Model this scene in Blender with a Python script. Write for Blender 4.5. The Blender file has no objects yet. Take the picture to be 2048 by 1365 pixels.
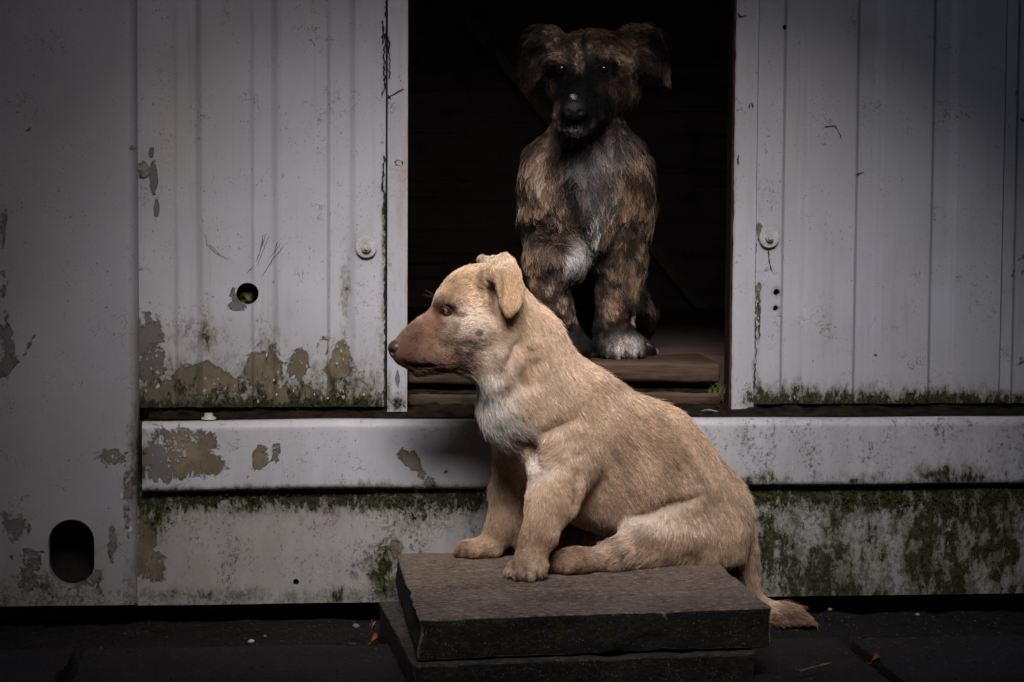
import bpy, bmesh, math, random, time
import numpy as np
from mathutils import Vector, Matrix, kdtree
T0 = time.time()
R = math.radians
rng = np.random.default_rng(7)
random.seed(7)
scn = bpy.context.scene
col = scn.collection

# ------------------------------------------------------------------ camera
F = 4286.0                                   # focal length in pixels of a 2048 px wide frame
CAM = Vector((-0.31, -2.985, 0.606))
ROT = Matrix.Rotation(R(-6.0), 3, 'Z') @ Matrix.Rotation(R(90 - 4.0), 3, 'X') @ Matrix.Rotation(R(0.35), 3, 'Z')
cam_d = bpy.data.cameras.new('camera')
cam = bpy.data.objects.new('camera', cam_d); col.objects.link(cam)
cam.matrix_world = Matrix.Translation(CAM) @ ROT.to_4x4()
cam_d.sensor_width = 36; cam_d.lens = F / 2048 * 36; cam_d.clip_end = 200; cam_d.clip_start = 0.05
scn.camera = cam

# ------------------------------------------------------------------ light
SUN_EL, SUN_AZ = 43.0, -7.1                  # azimuth measured from the direction of the wall's normal, minus = from the left
w = bpy.data.worlds.new('World'); scn.world = w; w.use_nodes = True
nt = w.node_tree
sky = nt.nodes.new('ShaderNodeTexSky'); sky.sky_type = 'NISHITA'; sky.sun_disc = False
sky.sun_elevation = R(SUN_EL); sky.sun_rotation = R(180 + SUN_AZ); sky.air_density = 1.0; sky.dust_density = 3.0
bg = nt.nodes['Background']; bg.inputs[1].default_value = 0.09
nt.links.new(sky.outputs[0], bg.inputs[0])
sun_d = bpy.data.lights.new('sun', 'SUN'); sun_d.energy = 1.5; sun_d.angle = R(27.4); sun_d.color = (1.0, 0.97, 0.955)
sun = bpy.data.objects.new('sun', sun_d); col.objects.link(sun)
sd = Vector((math.sin(R(SUN_AZ)) * math.cos(R(SUN_EL)), -math.cos(R(SUN_AZ)) * math.cos(R(SUN_EL)), math.sin(R(SUN_EL))))
sun.rotation_euler = sd.to_track_quat('Z', 'Y').to_euler(); sun.location = (0, -6, 5)
scn.view_settings.view_transform = 'Standard'; scn.view_settings.look = 'None'
scn.view_settings.exposure = 1.54; scn.view_settings.gamma = 1.0; scn.view_settings.use_curve_mapping = False
scn.render.engine = 'CYCLES'
scn.cycles.max_bounces = 5; scn.cycles.diffuse_bounces = 3; scn.cycles.glossy_bounces = 2
scn.cycles.use_denoising = True
try:
    scn.cycles.denoiser = 'OPENIMAGEDENOISE'; scn.cycles.denoising_input_passes = 'RGB_ALBEDO_NORMAL'; scn.cycles.denoising_prefilter = 'NONE'
except Exception: pass
try:
    scn.cycles_curves.shape = 'RIBBONS'; scn.cycles_curves.subdivisions = 2
except Exception: pass

# ------------------------------------------------------------------ pixel <-> world (used only to measure positions)
def ray(px, py):
    return (ROT @ Vector(((px - 1024) / F, (682.5 - py) / F, -1.0)))
def P(px, py, Y):
    d = ray(px, py); t = (Y - CAM.y) / d.y
    return CAM + d * t
def G(px, py, Z):
    d = ray(px, py); t = (Z - CAM.z) / d.z
    return CAM + d * t
def M(p):                                    # metres per pixel at world point p
    return -((ROT.transposed() @ (Vector(p) - CAM)).z) / F
RT = np.array(ROT.transposed())
def proj(V):
    q = (V - np.array(CAM)) @ RT.T
    return 1024 + F * q[:, 0] / -q[:, 2], 682.5 - F * q[:, 1] / -q[:, 2]

# ------------------------------------------------------------------ noise
def _h(ix, iy, iz, s):
    n = (ix.astype(np.int64) * 374761393 + iy.astype(np.int64) * 668265263 + iz.astype(np.int64) * 2147483647 + s * 1274126177) & 0xFFFFFFFF
    n = ((n ^ (n >> 13)) * 1274126177) & 0xFFFFFFFF
    n = ((n ^ (n >> 16)) * 668265263) & 0xFFFFFFFF
    return ((n ^ (n >> 15)) & 0xFFFF) / 65535.0
def vn(p, f, s=0):
    q = np.asarray(p, dtype=np.float64) * f
    i = np.floor(q).astype(np.int64); u = q - i; u = u * u * (3 - 2 * u)
    r = 0
    for a in (0, 1):
        for b in (0, 1):
            for c in (0, 1):
                wgt = (u[:, 0] if a else 1 - u[:, 0]) * (u[:, 1] if b else 1 - u[:, 1]) * (u[:, 2] if c else 1 - u[:, 2])
                r = r + wgt * _h(i[:, 0] + a, i[:, 1] + b, i[:, 2] + c, s)
    return r
def fbm(p, f, o=4, s=0):
    r, a, t = 0, 1.0, 0
    for k in range(o):
        r = r + a * vn(p, f * 2 ** k, s + k * 17); t += a; a *= 0.55
    return r / t
def sst(a, b, x):
    t = np.clip((x - a) / (b - a), 0, 1); return t * t * (3 - 2 * t)

# ------------------------------------------------------------------ objects
def link(o, parent=None):
    col.objects.link(o)
    if parent is not None:
        o.parent = parent
        o.matrix_parent_inverse = Matrix.Translation(parent.location).inverted() if parent.parent is None else Matrix.Translation(world_loc(parent)).inverted()
    return o
def world_loc(o):
    return o.get('_wl') and Vector(o['_wl']) or o.location.copy()
def mesh_obj(name, V, Fc, mat=None, parent=None, smooth=False, origin=None):
    V = np.asarray(V, dtype=float)
    if origin is None: origin = (V.min(0) + V.max(0)) / 2; origin[2] = V[:, 2].min()
    me = bpy.data.meshes.new(name)
    me.from_pydata((V - np.asarray(origin)).tolist(), [], [tuple(int(i) for i in f) for f in Fc]); me.update()
    if smooth: me.shade_smooth()
    if mat: me.materials.append(mat)
    o = bpy.data.objects.new(name, me)
    o.location = origin
    link(o, parent)
    o['_wl'] = [float(x) for x in origin]
    return o
def bm_obj(name, bm, mat=None, parent=None, smooth=False):
    bm.normal_update()
    V = [v.co[:] for v in bm.verts]; bm.verts.index_update()
    Fc = [[v.index for v in f.verts] for f in bm.faces]
    bm.free()
    return mesh_obj(name, V, Fc, mat, parent, smooth)
def tag(o, label=None, cat=None, group=None, kind=None):
    if label: o['label'] = label
    if cat: o['category'] = cat
    if group: o['group'] = group
    if kind: o['kind'] = kind
    return o
def empty(name, loc):
    o = bpy.data.objects.new(name, None); o.location = loc; o.empty_display_size = 0.05; col.objects.link(o); o['_wl'] = [float(x) for x in loc]
    return o
def box_bm(x0, x1, y0, y1, z0, z1, bev=0.0, seg=2, bm=None):
    bm = bm or bmesh.new()
    r = bmesh.ops.create_cube(bm, size=1.0)
    for v in r['verts']:
        v.co = Vector((x0 + (v.co.x + .5) * (x1 - x0), y0 + (v.co.y + .5) * (y1 - y0), z0 + (v.co.z + .5) * (z1 - z0)))
    if bev > 0:
        ed = list({e for v in r['verts'] for e in v.link_edges})
        bmesh.ops.bevel(bm, geom=ed, offset=bev, segments=seg, affect='EDGES', profile=0.5)
    return bm

# ------------------------------------------------------------------ materials
class NT:
    def __init__(s, name):
        s.m = bpy.data.materials.new(name); s.m.use_nodes = True
        s.t = s.m.node_tree; s.b = s.t.nodes['Principled BSDF']; s.tc = s.t.nodes.new('ShaderNodeTexCoord')
    def lk(s, a, b): s.t.links.new(a, b)
    def put(s, v, sock):
        if hasattr(v, 'is_linked') or isinstance(v, bpy.types.NodeSocket): s.lk(v, sock)
        else: sock.default_value = v
    def noise(s, scale, detail=4, rough=0.55, stretch=(1, 1, 1), dist=0.0, seed=0.0):
        mp = s.t.nodes.new('ShaderNodeMapping'); s.lk(s.tc.outputs['Object'], mp.inputs[0])
        mp.inputs['Scale'].default_value = stretch; mp.inputs['Location'].default_value = (seed, seed * 1.7, seed * 0.6)
        n = s.t.nodes.new('ShaderNodeTexNoise'); s.lk(mp.outputs[0], n.inputs['Vector'])
        n.inputs['Scale'].default_value = scale; n.inputs['Detail'].default_value = detail; n.inputs['Roughness'].default_value = rough
        n.inputs['Distortion'].default_value = dist
        return n.outputs['Fac']
    def math(s, op, a, b=0.0, c=0.0, clamp=False):
        n = s.t.nodes.new('ShaderNodeMath'); n.operation = op; n.use_clamp = clamp
        s.put(a, n.inputs[0]); s.put(b, n.inputs[1])
        if op in ('MULTIPLY_ADD',): s.put(c, n.inputs[2])
        return n.outputs[0]
    def step(s, v, a, b, lo=0.0, hi=1.0):
        n = s.t.nodes.new('ShaderNodeMapRange'); n.interpolation_type = 'SMOOTHSTEP'
        s.put(v, n.inputs[0]); n.inputs[1].default_value = a; n.inputs[2].default_value = b
        n.inputs[3].default_value = lo; n.inputs[4].default_value = hi
        return n.outputs[0]
    def mix(s, f, a, b, mode='MIX'):
        n = s.t.nodes.new('ShaderNodeMix'); n.data_type = 'RGBA'; n.blend_type = mode
        s.put(f, n.inputs[0])
        for v, k in ((a, 6), (b, 7)):
            s.put(v if not isinstance(v, tuple) else (*v[:3], 1), n.inputs[k])
        return n.outputs[2]
    def attr(s, name, vec=False):
        n = s.t.nodes.new('ShaderNodeAttribute'); n.attribute_name = name
        return n.outputs['Color'] if vec else n.outputs['Fac']
    def bump(s, h, strength=0.5, dist=0.001, prev=None):
        n = s.t.nodes.new('ShaderNodeBump'); s.put(h, n.inputs['Height'])
        n.inputs['Strength'].default_value = strength; n.inputs['Distance'].default_value = dist
        if prev is not None: s.lk(prev, n.inputs['Normal'])
        return n.outputs[0]
    def out(s, colr, rough=0.6, normal=None, spec=0.35):
        s.put(colr if not isinstance(colr, tuple) else (*colr[:3], 1), s.b.inputs['Base Color']); s.put(rough, s.b.inputs['Roughness'])
        s.b.inputs['Specular IOR Level'].default_value = spec
        if normal is not None: s.lk(normal, s.b.inputs['Normal'])
        return s.m

def paint_material(name, base=(.418, .421, .470), seed=0.0, rust_edge=True):
    n = NT(name)
    big = n.noise(5, 4, .6, seed=seed + 3)
    c = n.mix(n.step(big, .35, .7), tuple(x * .93 for x in base), tuple(min(1, x * 1.06) for x in base))
    c = n.mix(n.step(n.noise(9, 3, .6, (1, 1, .25), seed=seed + 9), .55, .8, 0, .35), c, (.42, .38, .33))
    streak = n.step(n.noise(60, 4, .65, (1, 1, .05), seed=seed), .53, .75, 0, .40)
    c = n.mix(streak, c, (.30, .28, .26))
    # fine specks and small chips
    sp = n.math('MULTIPLY', n.step(n.noise(420, 2, .5, (1, 1, .7), seed=seed + 1), .66, .70), n.step(n.noise(22, 2, .5, seed=seed + 2), .42, .62))
    c = n.mix(n.math('MULTIPLY', sp, .75), c, (.075, .06, .05))
    chip = n.step(n.noise(120, 3, .6, seed=seed + 4), .735, .75)
    c = n.mix(chip, c, (.05, .042, .045))
    # grime
    film = n.math('MULTIPLY', n.attr('grime'), n.step(n.noise(40, 6, .7, (1, 1, .35), seed=seed + 25), .3, .7, .12, .55), clamp=True)
    c = n.mix(film, c, (.17, .145, .115))
    gv = n.math('ADD', n.math('MULTIPLY', n.attr('grime'), .5), n.math('MULTIPLY', n.math('SUBTRACT', n.noise(170, 9, .84, (1, 1, .8), seed=seed + 5), .5), 1.3))
    gv = n.math('ADD', gv, n.math('MULTIPLY', n.math('SUBTRACT', n.noise(26, 4, .6, (1, 1, .5), seed=seed + 26), .5), .5))
    c = n.mix(n.step(gv, .36, .50, 0, .85), c, (.050, .042, .033))
    vc = n.t.nodes.new('ShaderNodeTexVoronoi'); vc.feature = 'DISTANCE_TO_EDGE'; vc.inputs['Scale'].default_value = 38
    wv = n.t.nodes.new('ShaderNodeMix'); wv.data_type = 'VECTOR'; wv.inputs[0].default_value = .05
    wn = n.t.nodes.new('ShaderNodeTexNoise'); wn.inputs['Scale'].default_value = 60; n.lk(n.tc.outputs['Object'], wn.inputs['Vector'])
    n.lk(n.tc.outputs['Object'], wv.inputs[4]); n.lk(wn.outputs['Color'], wv.inputs[5]); n.lk(wv.outputs[1], vc.inputs['Vector'])
    ck = n.math('MULTIPLY', n.step(vc.outputs['Distance'], .012, .03, 1, 0), n.step(n.noise(16, 3, .6, seed=seed + 21), .56, .64))
    c = n.mix(n.math('MULTIPLY', ck, .6), c, (.12, .10, .085))
    # peeling paint
    pv = n.math('ADD', n.attr('peel'), n.math('MULTIPLY', n.math('SUBTRACT', n.noise(21, 10, .74, dist=.5, seed=seed + 6), .5), 2.2))
    pv = n.math('ADD', pv, n.math('MULTIPLY', n.math('SUBTRACT', n.noise(11, 2, .5, seed=seed + 16), .5), .5))
    pk = n.step(pv, .5, .515)
    rim = n.math('MULTIPLY', n.step(pv, .455, .5), n.math('SUBTRACT', 1.0, pk))
    und = n.mix(n.step(n.noise(25, 5, .6, seed=seed + 7), .38, .66), (.135, .108, .072), (.225, .185, .135))
    und = n.mix(n.step(n.noise(130, 7, .8, (1, 1, .6), seed=seed + 31), .48, .66, 0, .6), und, (.085, .075, .048))
    und = n.mix(n.attr('cool'), und, (.13, .13, .145))
    und = n.mix(n.math('MULTIPLY', n.attr('grime'), n.step(n.noise(40, 6, .7, seed=seed + 11), .3, .7), clamp=True), und, (.07, .065, .045))
    c = n.mix(n.math('MULTIPLY', rim, .4), c, (.62, .60, .57))
    c = n.mix(pk, c, und)
    edge = n.math('MULTIPLY', n.step(pv, .494, .503), n.math('SUBTRACT', 1.0, n.step(pv, .507, .522)))
    c = n.mix(n.math('MULTIPLY', edge, .65), c, (.06, .05, .04))
    # rust
    rv = n.math('ADD', n.attr('rust'), n.math('MULTIPLY', n.math('SUBTRACT', n.noise(55, 6, .65, (1, 1, .4), seed=seed + 8), .5), .9))
    c = n.mix(n.step(rv, .28, .8, 0, .75), c, (.34, .20, .13))
    c = n.mix(n.step(rv, .68, .76), c, (.045, .02, .013))
    # moss and algae
    mv = n.math('ADD', n.attr('moss'), n.math('MULTIPLY', n.math('SUBTRACT', n.noise(60, 10, .8, (1, 1, .55), seed=seed + 10), .5), 2.0))
    mc = n.mix(n.step(n.noise(160, 5, .7, seed=seed + 12), .35, .68), (.009, .010, .005), (.052, .054, .013))
    c = n.mix(n.step(mv, .15, .62, 0, .85), c, (.105, .10, .055))
    mk = n.step(mv, .5, .66)
    c = n.mix(mk, c, mc)
    h = n.math('ADD', n.math('MULTIPLY', pk, -1.0), n.math('MULTIPLY', rim, .5))
    h = n.math('ADD', h, n.math('MULTIPLY', mk, n.noise(260, 3, .6)))
    nb = n.bump(h, 1.0, .0026)
    nb = n.bump(n.noise(260, 3, .6, seed=seed + 13), .35, .0006, nb)
    nb = n.bump(n.noise(28, 3, .5, seed=seed + 14), .25, .003, nb)
    return n.out(c, n.step(mk, 0, 1, .5, .9), nb, .3)

def concrete_material(name, a, b, mossy=0.0, bumpd=.002, speck=1.0):
    n = NT(name)
    c = n.mix(n.step(n.noise(14, 6, .65), .3, .7), a, b)
    c = n.mix(n.step(n.noise(9, 7, .7, (.6, 1, 1), .4, 31), .48, .68, 0, .65), c, tuple(x * .42 for x in a))
    c = n.mix(n.step(n.noise(90, 6, .75), .5, .75, 0, .8), c, tuple(x * .45 for x in a))
    lines = n.step(n.noise(55, 5, .7, (.25, 1, 1), seed=4), .5, .72, 0, .55)
    c = n.mix(lines, c, tuple(x * 1.7 for x in b))
    gn = n.noise(300, 3, .7, (.38, 1, 1), .3, 12)
    c = n.mix(n.step(gn, .52, .62, 0, .75), c, tuple(min(.4, x * 2.3) for x in b))
    c = n.mix(n.step(n.noise(210, 4, .75, (.5, 1, 1), .3, 19), .54, .66, 0, .85), c, tuple(x * .25 for x in a))
    vo = n.t.nodes.new('ShaderNodeTexVoronoi'); vo.inputs['Scale'].default_value = 260
    n.lk(n.tc.outputs['Object'], vo.inputs['Vector'])
    gr = n.math('MULTIPLY', n.step(vo.outputs['Distance'], .18, .3, 1, 0), n.step(n.noise(130, 1, .5, seed=8), .55, .62))
    c = n.mix(n.math('MULTIPLY', gr, speck), c, (.26, .215, .16))
    if mossy:
        mv = n.noise(26, 8, .75, seed=6)
        mo = n.mix(n.step(n.noise(150, 4, .7), .4, .7), (.020, .023, .007), (.075, .078, .018))
        c = n.mix(n.step(mv, .52, .68, 0, mossy), c, mo)
    nb = n.bump(n.noise(180, 6, .75), 1.0, bumpd * 1.3)
    nb = n.bump(gn, .6, bumpd * .6, nb)
    nb = n.bump(n.noise(20, 3, .6), .4, .004, nb)
    return n.out(c, .85, nb, .25)

def wood_material(name, a, b, seed=0.0, sc=1.0):
    n = NT(name)
    g = n.noise(95 * sc, 6, .65, (.06, 1, 1), .4, seed)
    c = n.mix(n.step(g, .32, .66), a, b)
    c = n.mix(n.step(n.noise(240 * sc, 4, .6, (.03, 1, 1), .2, seed + 2), .56, .7, 0, .8), c, tuple(x * .25 for x in a))
    c = n.mix(n.step(n.noise(18, 4, .6, seed=seed + 5), .5, .75, 0, .7), c, tuple(x * .35 for x in a))
    nb = n.bump(g, .7, .002); nb = n.bump(n.noise(240 * sc, 4, .6, (.03, 1, 1), .2, seed + 2), .6, .001, nb)
    return n.out(c, .7, nb, .3)

def plain(name, c, rough=.7, bumps=None, spec=.3, var=.25):
    n = NT(name)
    cc = n.mix(n.step(n.noise(60, 5, .65), .3, .7), tuple(x * (1 - var) for x in c), tuple(x * (1 + var) for x in c))
    nb = n.bump(n.noise(bumps or 200, 4, .6), .4, .001)
    return n.out(cc, rough, nb, spec)

PAINT = paint_material('weathered_paint')
PAINT2 = paint_material('weathered_paint_post', (.30, .296, .335), 31.0)
PAINT3 = paint_material('weathered_paint_skirting', (.35, .347, .36), 57.0)
CONC_TOP = concrete_material('worn_concrete', (.122, .090, .072), (.182, .138, .112))
CONC_SIDE = concrete_material('shaded_mossy_concrete', (.015, .013, .012), (.024, .021, .018), .9, speck=.6)  # side shade put into the near-black base, with moss patches over it
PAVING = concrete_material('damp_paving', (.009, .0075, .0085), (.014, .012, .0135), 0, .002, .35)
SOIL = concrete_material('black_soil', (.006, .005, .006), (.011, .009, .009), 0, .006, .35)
WOOD = wood_material('weathered_timber', (.028, .016, .010), (.085, .050, .029))
DARKWOOD = wood_material('dark_plywood', (.10, .066, .062), (.14, .095, .088), 4.0, .5)
STEEL = plain('painted_bolt', (.42, .415, .41), .5)
RUSTY = plain('rusty_jamb', (.018, .009, .008), .8)
MOSS = plain('moss', (.05, .055, .010), .9, var=.6)
DIRT = plain('dirt', (.013, .009, .006), .95, 300, .1, .8)
DARK_MATTE = plain('dark_matte', (.03, .028, .030), .9)  # dark so that the added light blockers bounce little; also on the cabin roof

# ------------------------------------------------------------------ unseen blockers added to shade the doorway (all behind or above the photographer)
def light_blocker(name, *b):
    return tag(bm_obj(name, box_bm(*b), DARK_MATTE), kind='structure')
# added unseen roof whose fitted oval opening shapes the light falloff at the doorway
HR, HOLE, HW, HD = 1.35, (-.03, -1.12), .515, .425
def added_shade_roof():
    bm = bmesh.new(); rows = []
    for zz in (HR, HR + .05):
        inn, out = [], []
        for k in range(64):
            a = k / 64 * 2 * math.pi; ca, sa = math.cos(a), math.sin(a)
            inn.append(bm.verts.new((HOLE[0] + HW * math.copysign(abs(ca) ** .75, ca), HOLE[1] + HD * math.copysign(abs(sa) ** .75, sa), zz)))
            q = max(abs(ca), abs(sa)); ex, ey = ca / q, sa / q
            out.append(bm.verts.new((ex * 3.0, (.075 if ey > 0 else 3.6) * abs(ey) * (1 if ey > 0 else -1) if abs(ey) > .999 else (HOLE[1] + ey * ((.075 - HOLE[1]) if ey > 0 else (3.6 + HOLE[1]))), zz)))
        rows.append((inn, out))
    for k in range(64):
        m_ = (k + 1) % 64
        for (inn, out), fl_ in ((rows[0], True), (rows[1], False)):
            f = (inn[k], inn[m_], out[m_], out[k]); bm.faces.new(f[::-1] if fl_ else f)
        bm.faces.new((rows[0][0][k], rows[1][0][k], rows[1][0][m_], rows[0][0][m_]))
        bm.faces.new((rows[0][1][k], rows[0][1][m_], rows[1][1][m_], rows[1][1][k]))
    return tag(bm_obj('added_shade_roof', bm, DARK_MATTE), kind='structure')
added_shade_roof()
light_blocker('added_shade_wall', -3.0, 3.0, -3.72, -3.61, -.05, 1.346)  # added walls that keep sky light out at the back and sides
light_blocker('added_shade_wall', -3.12, -3.01, -3.72, .0, -.05, 1.346)
light_blocker('added_shade_wall', 3.01, 3.12, -3.72, .0, -.05, 1.346)

# ------------------------------------------------------------------ ground
gx = np.linspace(-1, 1, 121); 
def ground_sheet():
    xs = np.concatenate([np.linspace(-30, -1.6, 12), np.linspace(-1.5, 1.7, 200), np.linspace(1.8, 30, 12)])
    ys = np.concatenate([np.linspace(-30, -1.2, 10), np.linspace(-1.1, .3, 90), np.linspace(.4, 30, 10)])
    X, Y = np.meshgrid(xs, ys); Vv = np.stack([X.ravel(), Y.ravel(), np.zeros(X.size)], 1)
    near = (np.abs(Vv[:, 0]) < 2) & (Vv[:, 1] > -1.2) & (Vv[:, 1] < .3)
    Vv[:, 2] = np.where(near, (fbm(Vv, 25, 4) - .5) * .02 - .006, -.006)
    nx, ny = len(xs), len(ys)
    idx = np.arange(nx * ny).reshape(ny, nx)
    Fc = np.stack([idx[:-1, :-1].ravel(), idx[:-1, 1:].ravel(), idx[1:, 1:].ravel(), idx[1:, :-1].ravel()], 1)
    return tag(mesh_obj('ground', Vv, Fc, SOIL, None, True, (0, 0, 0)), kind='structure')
ground_sheet()

def rough_block(name, corners, z0, z1, mats, parent=None, sub=40, amp=.0015, seed=1, vn_layers=8):
    """a slab given by its four top corners (back left, back right, front right, front left), with uneven worn edges"""
    bl, br, fr, fl = [Vector((c[0], c[1])) for c in corners]
    U = np.linspace(0, 1, sub); Vv = []; Fc = []; mi = []
    def patch(fn, nu, nv, m):
        o = len(Vv)
        for j in range(nv + 1):
            for i in range(nu + 1): Vv.append(fn(i / nu, j / nv))
        for j in range(nv):
            for i in range(nu):
                Fc.append((o + j * (nu + 1) + i, o + j * (nu + 1) + i + 1, o + (j + 1) * (nu + 1) + i + 1, o + (j + 1) * (nu + 1) + i)); mi.append(m)
    top = lambda u, v, z: (*(bl.lerp(br, u).lerp(fl.lerp(fr, u), v)), z)
    nu, nv, nz = sub, int(sub * .7), vn_layers
    patch(lambda u, v: top(u, 1 - v, z1), nu, nv, 0)
    patch(lambda u, v: top(u, v, z0), nu, nv, 1)
    patch(lambda u, v: top(u, 1, z0 + (z1 - z0) * v), nu, nz, 1)
    patch(lambda u, v: top(1 - u, 0, z0 + (z1 - z0) * v), nu, nz, 1)
    patch(lambda u, v: top(0, u, z0 + (z1 - z0) * v), nv, nz, 1)
    patch(lambda u, v: top(1, 1 - u, z0 + (z1 - z0) * v), nv, nz, 1)
    A = np.array(Vv)
    cen = A.mean(0); dirn = (A - cen); dirn[:, 2] *= 4; dirn /= np.linalg.norm(dirn, axis=1)[:, None]
    A = A - dirn * ((fbm(A, 60, 4, seed) ** 2) * amp * 5 + sst(.54, .75, fbm(A, 24, 3, seed + 3)) * amp * 5)[:, None]
    o = mesh_obj(name, A, Fc, mats[0], parent, False)
    o.data.materials.append(mats[1]); o.data.polygons.foreach_set('material_index', mi)
    bm = bmesh.new(); bm.from_mesh(o.data); bmesh.ops.remove_doubles(bm, verts=bm.verts, dist=.0012)
    be = [e for e in bm.edges if len(e.link_faces) == 2 and e.calc_face_angle(0) > .9]
    bmesh.ops.bevel(bm, geom=be, offset=.0022, segments=2, affect='EDGES', profile=.5, clamp_overlap=True)
    bm.to_mesh(o.data); bm.free(); o.data.shade_smooth()
    return o

ZS, ZL = .100, .048                          # tops of the two stacked slabs
bl, fl, fr = G(790, 1107, ZS), G(833, 1238, ZS), G(1545, 1214, ZS)
br = bl + (fr - fl)
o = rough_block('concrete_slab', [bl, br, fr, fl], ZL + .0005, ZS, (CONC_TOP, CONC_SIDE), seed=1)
tag(o, 'brown topped concrete paving slab the tan dog sits on, upper of two', 'concrete slab')
a = G(757, 1203, ZL); b2 = G(824, 1331, ZL); c2 = b2 + (fr - fl) * .97; d2 = a + (fr - fl) * .97
CONC_LOW = concrete_material('damp_concrete', (.040, .033, .029), (.062, .052, .046), .6)
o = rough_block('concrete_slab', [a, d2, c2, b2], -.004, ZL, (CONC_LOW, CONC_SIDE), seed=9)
tag(o, 'dark mossy concrete slab lying on the ground under the upper slab', 'concrete slab')

pv = empty('pavement', (0, -.6, 0)); tag(pv, kind='structure')
yb = G(300, 1296, .012).y
xj = P(160, 1310, yb).x
k = 0
for row, (y1, y0) in enumerate(((yb, yb - .40), (yb - .408, yb - .82))):
    xs = [xj - 1.01, xj - .505, xj, xj + .505, xj + 1.01, xj + 1.515, xj + 2.02]
    for i in range(len(xs) - 1):
        dx = -.2 * row
        x0, x1 = xs[i] + .006 + dx, xs[i + 1] - .006 + dx
        h = .010 + .004 * rng.random()
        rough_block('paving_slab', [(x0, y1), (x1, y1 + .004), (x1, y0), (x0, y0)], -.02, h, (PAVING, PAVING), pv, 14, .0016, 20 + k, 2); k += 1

# ------------------------------------------------------------------ cabin
YD, YS, YP, YK = .08, .0, .0, .014            # depth of door sheets, sill beam, corner post, skirting
cabin = empty('cabin', (0, .5, 0))
tag(cabin, 'weathered white metal cabin with peeling paint and a dark open doorway', 'cabin')

def blob(X, Z, px, py, rx, ry, Y, rot=0.0, warp=.35, seed=0):
    """smooth 0..1 field of a ragged patch centred on a place measured in the photograph"""
    c = P(px, py, Y); m = M(c)
    dx, dz = (X - c.x) / (rx * m), (Z - c.z) / (ry * m)
    if rot:
        ca, sa = math.cos(rot), math.sin(rot); ax, az = (X - c.x) / m, (Z - c.z) / m
        dx, dz = (ax * ca + az * sa) / rx, (-ax * sa + az * ca) / ry
    d = np.sqrt(dx * dx + dz * dz)
    return np.clip(1.25 - d * .72, 0, 1)

def sheet(name, x0, x1, z0, z1, yfun, mat, parent, fields, holes=(), res=.004, ret=0.02, smooth=True, xbreaks=()):
    nx = max(3, int((x1 - x0) / res)); nz = max(3, int((z1 - z0) / res))
    xs = np.linspace(x0, x1, nx + 1)
    if len(xbreaks): xs = np.unique(np.concatenate([xs, np.array(xbreaks)])); xs = xs[(xs >= x0) & (xs <= x1)]; nx = len(xs) - 1
    zs = np.linspace(z0, z1, nz + 1)
    X, Z = np.meshgrid(xs, zs); X = X.ravel(); Z = Z.ravel()
    idx = np.arange(len(X)).reshape(nz + 1, nx + 1)
    Fc = np.stack([idx[:-1, :-1].ravel(), idx[:-1, 1:].ravel(), idx[1:, 1:].ravel(), idx[1:, :-1].ravel()], 1)
    keep = np.ones(len(Fc), bool)
    rims = []
    for (hx, hz, rx, rz, sq) in holes:         # stadium: a circle of radius rx swept up by sq
        def dist(px_, pz_): return np.hypot(px_ - hx, np.sign(pz_ - hz) * np.maximum(np.abs(pz_ - hz) - sq, 0))
        d = dist(X, Z); band = (np.abs(d - rx) < res * .75) & (d > 1e-6)
        zc = hz + np.clip(Z - hz, -sq, sq)
        ux, uz = (X - hx) / np.maximum(d, 1e-9), (Z - zc) / np.maximum(d, 1e-9)
        X = np.where(band, hx + ux * rx, X); Z = np.where(band, zc + uz * rx, Z)
        d = dist(X, Z); keep &= ~(d[Fc] <= rx + 1e-5).all(1)
        rims.append((hx, hz, rx, sq))
    Yv = yfun(X, Z)
    Fc = Fc[keep]
    V = np.stack([X, Yv, Z], 1)
    # returned edges so that the sheet is no paper
    def ring(ids, off):
        o = len(V_all[0]); base = V_all[0][ids]; nb = base + np.array(off)
        V_all[0] = np.concatenate([V_all[0], nb]); n = len(ids)
        q = np.stack([ids[:-1], ids[1:], np.arange(o + 1, o + n), np.arange(o, o + n - 1)], 1)
        F_all.append(q)
    V_all = [V]; F_all = [Fc]
    ring(idx[0, ::-1].copy(), (0, ret, 0)); ring(idx[-1].copy(), (0, ret, 0)); ring(idx[:, 0].copy(), (0, ret, 0)); ring(idx[::-1, -1].copy(), (0, ret, 0))
    for (hx, hz, rx, sq) in rims:
        an = np.linspace(0, 2 * np.pi, 41); cxs = hx + rx * 1.002 * np.cos(an); czs = hz + rx * 1.002 * np.sin(an) + np.where(np.sin(an) > 1e-9, sq, -sq)
        yy = yfun(cxs, czs) ; o = len(V_all[0])
        V_all[0] = np.concatenate([V_all[0], np.stack([cxs, yy + .0002, czs], 1), np.stack([cxs, yy + .02, czs], 1)])
        F_all.append(np.stack([np.arange(o, o + 40), np.arange(o + 41, o + 81), np.arange(o + 42, o + 82), np.arange(o + 1, o + 41)], 1))
    Vf = V_all[0]; Ff = np.concatenate(F_all)
    ob = mesh_obj(name, Vf, Ff, mat, parent, smooth)
    if smooth:
        ob.data.set_sharp_from_angle(angle=R(40))
    vals = fields(Vf[:, 0], Vf[:, 2], Vf)
    for nm in ('peel', 'moss', 'grime', 'rust', 'cool'):
        at = ob.data.attributes.new(nm, 'FLOAT', 'POINT')
        v = vals.get(nm, 0.0); v = np.broadcast_to(np.asarray(v, dtype=np.float32), (len(Vf),)).astype(np.float32)
        at.data.foreach_set('value', np.ascontiguousarray(v))
    return ob

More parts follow.
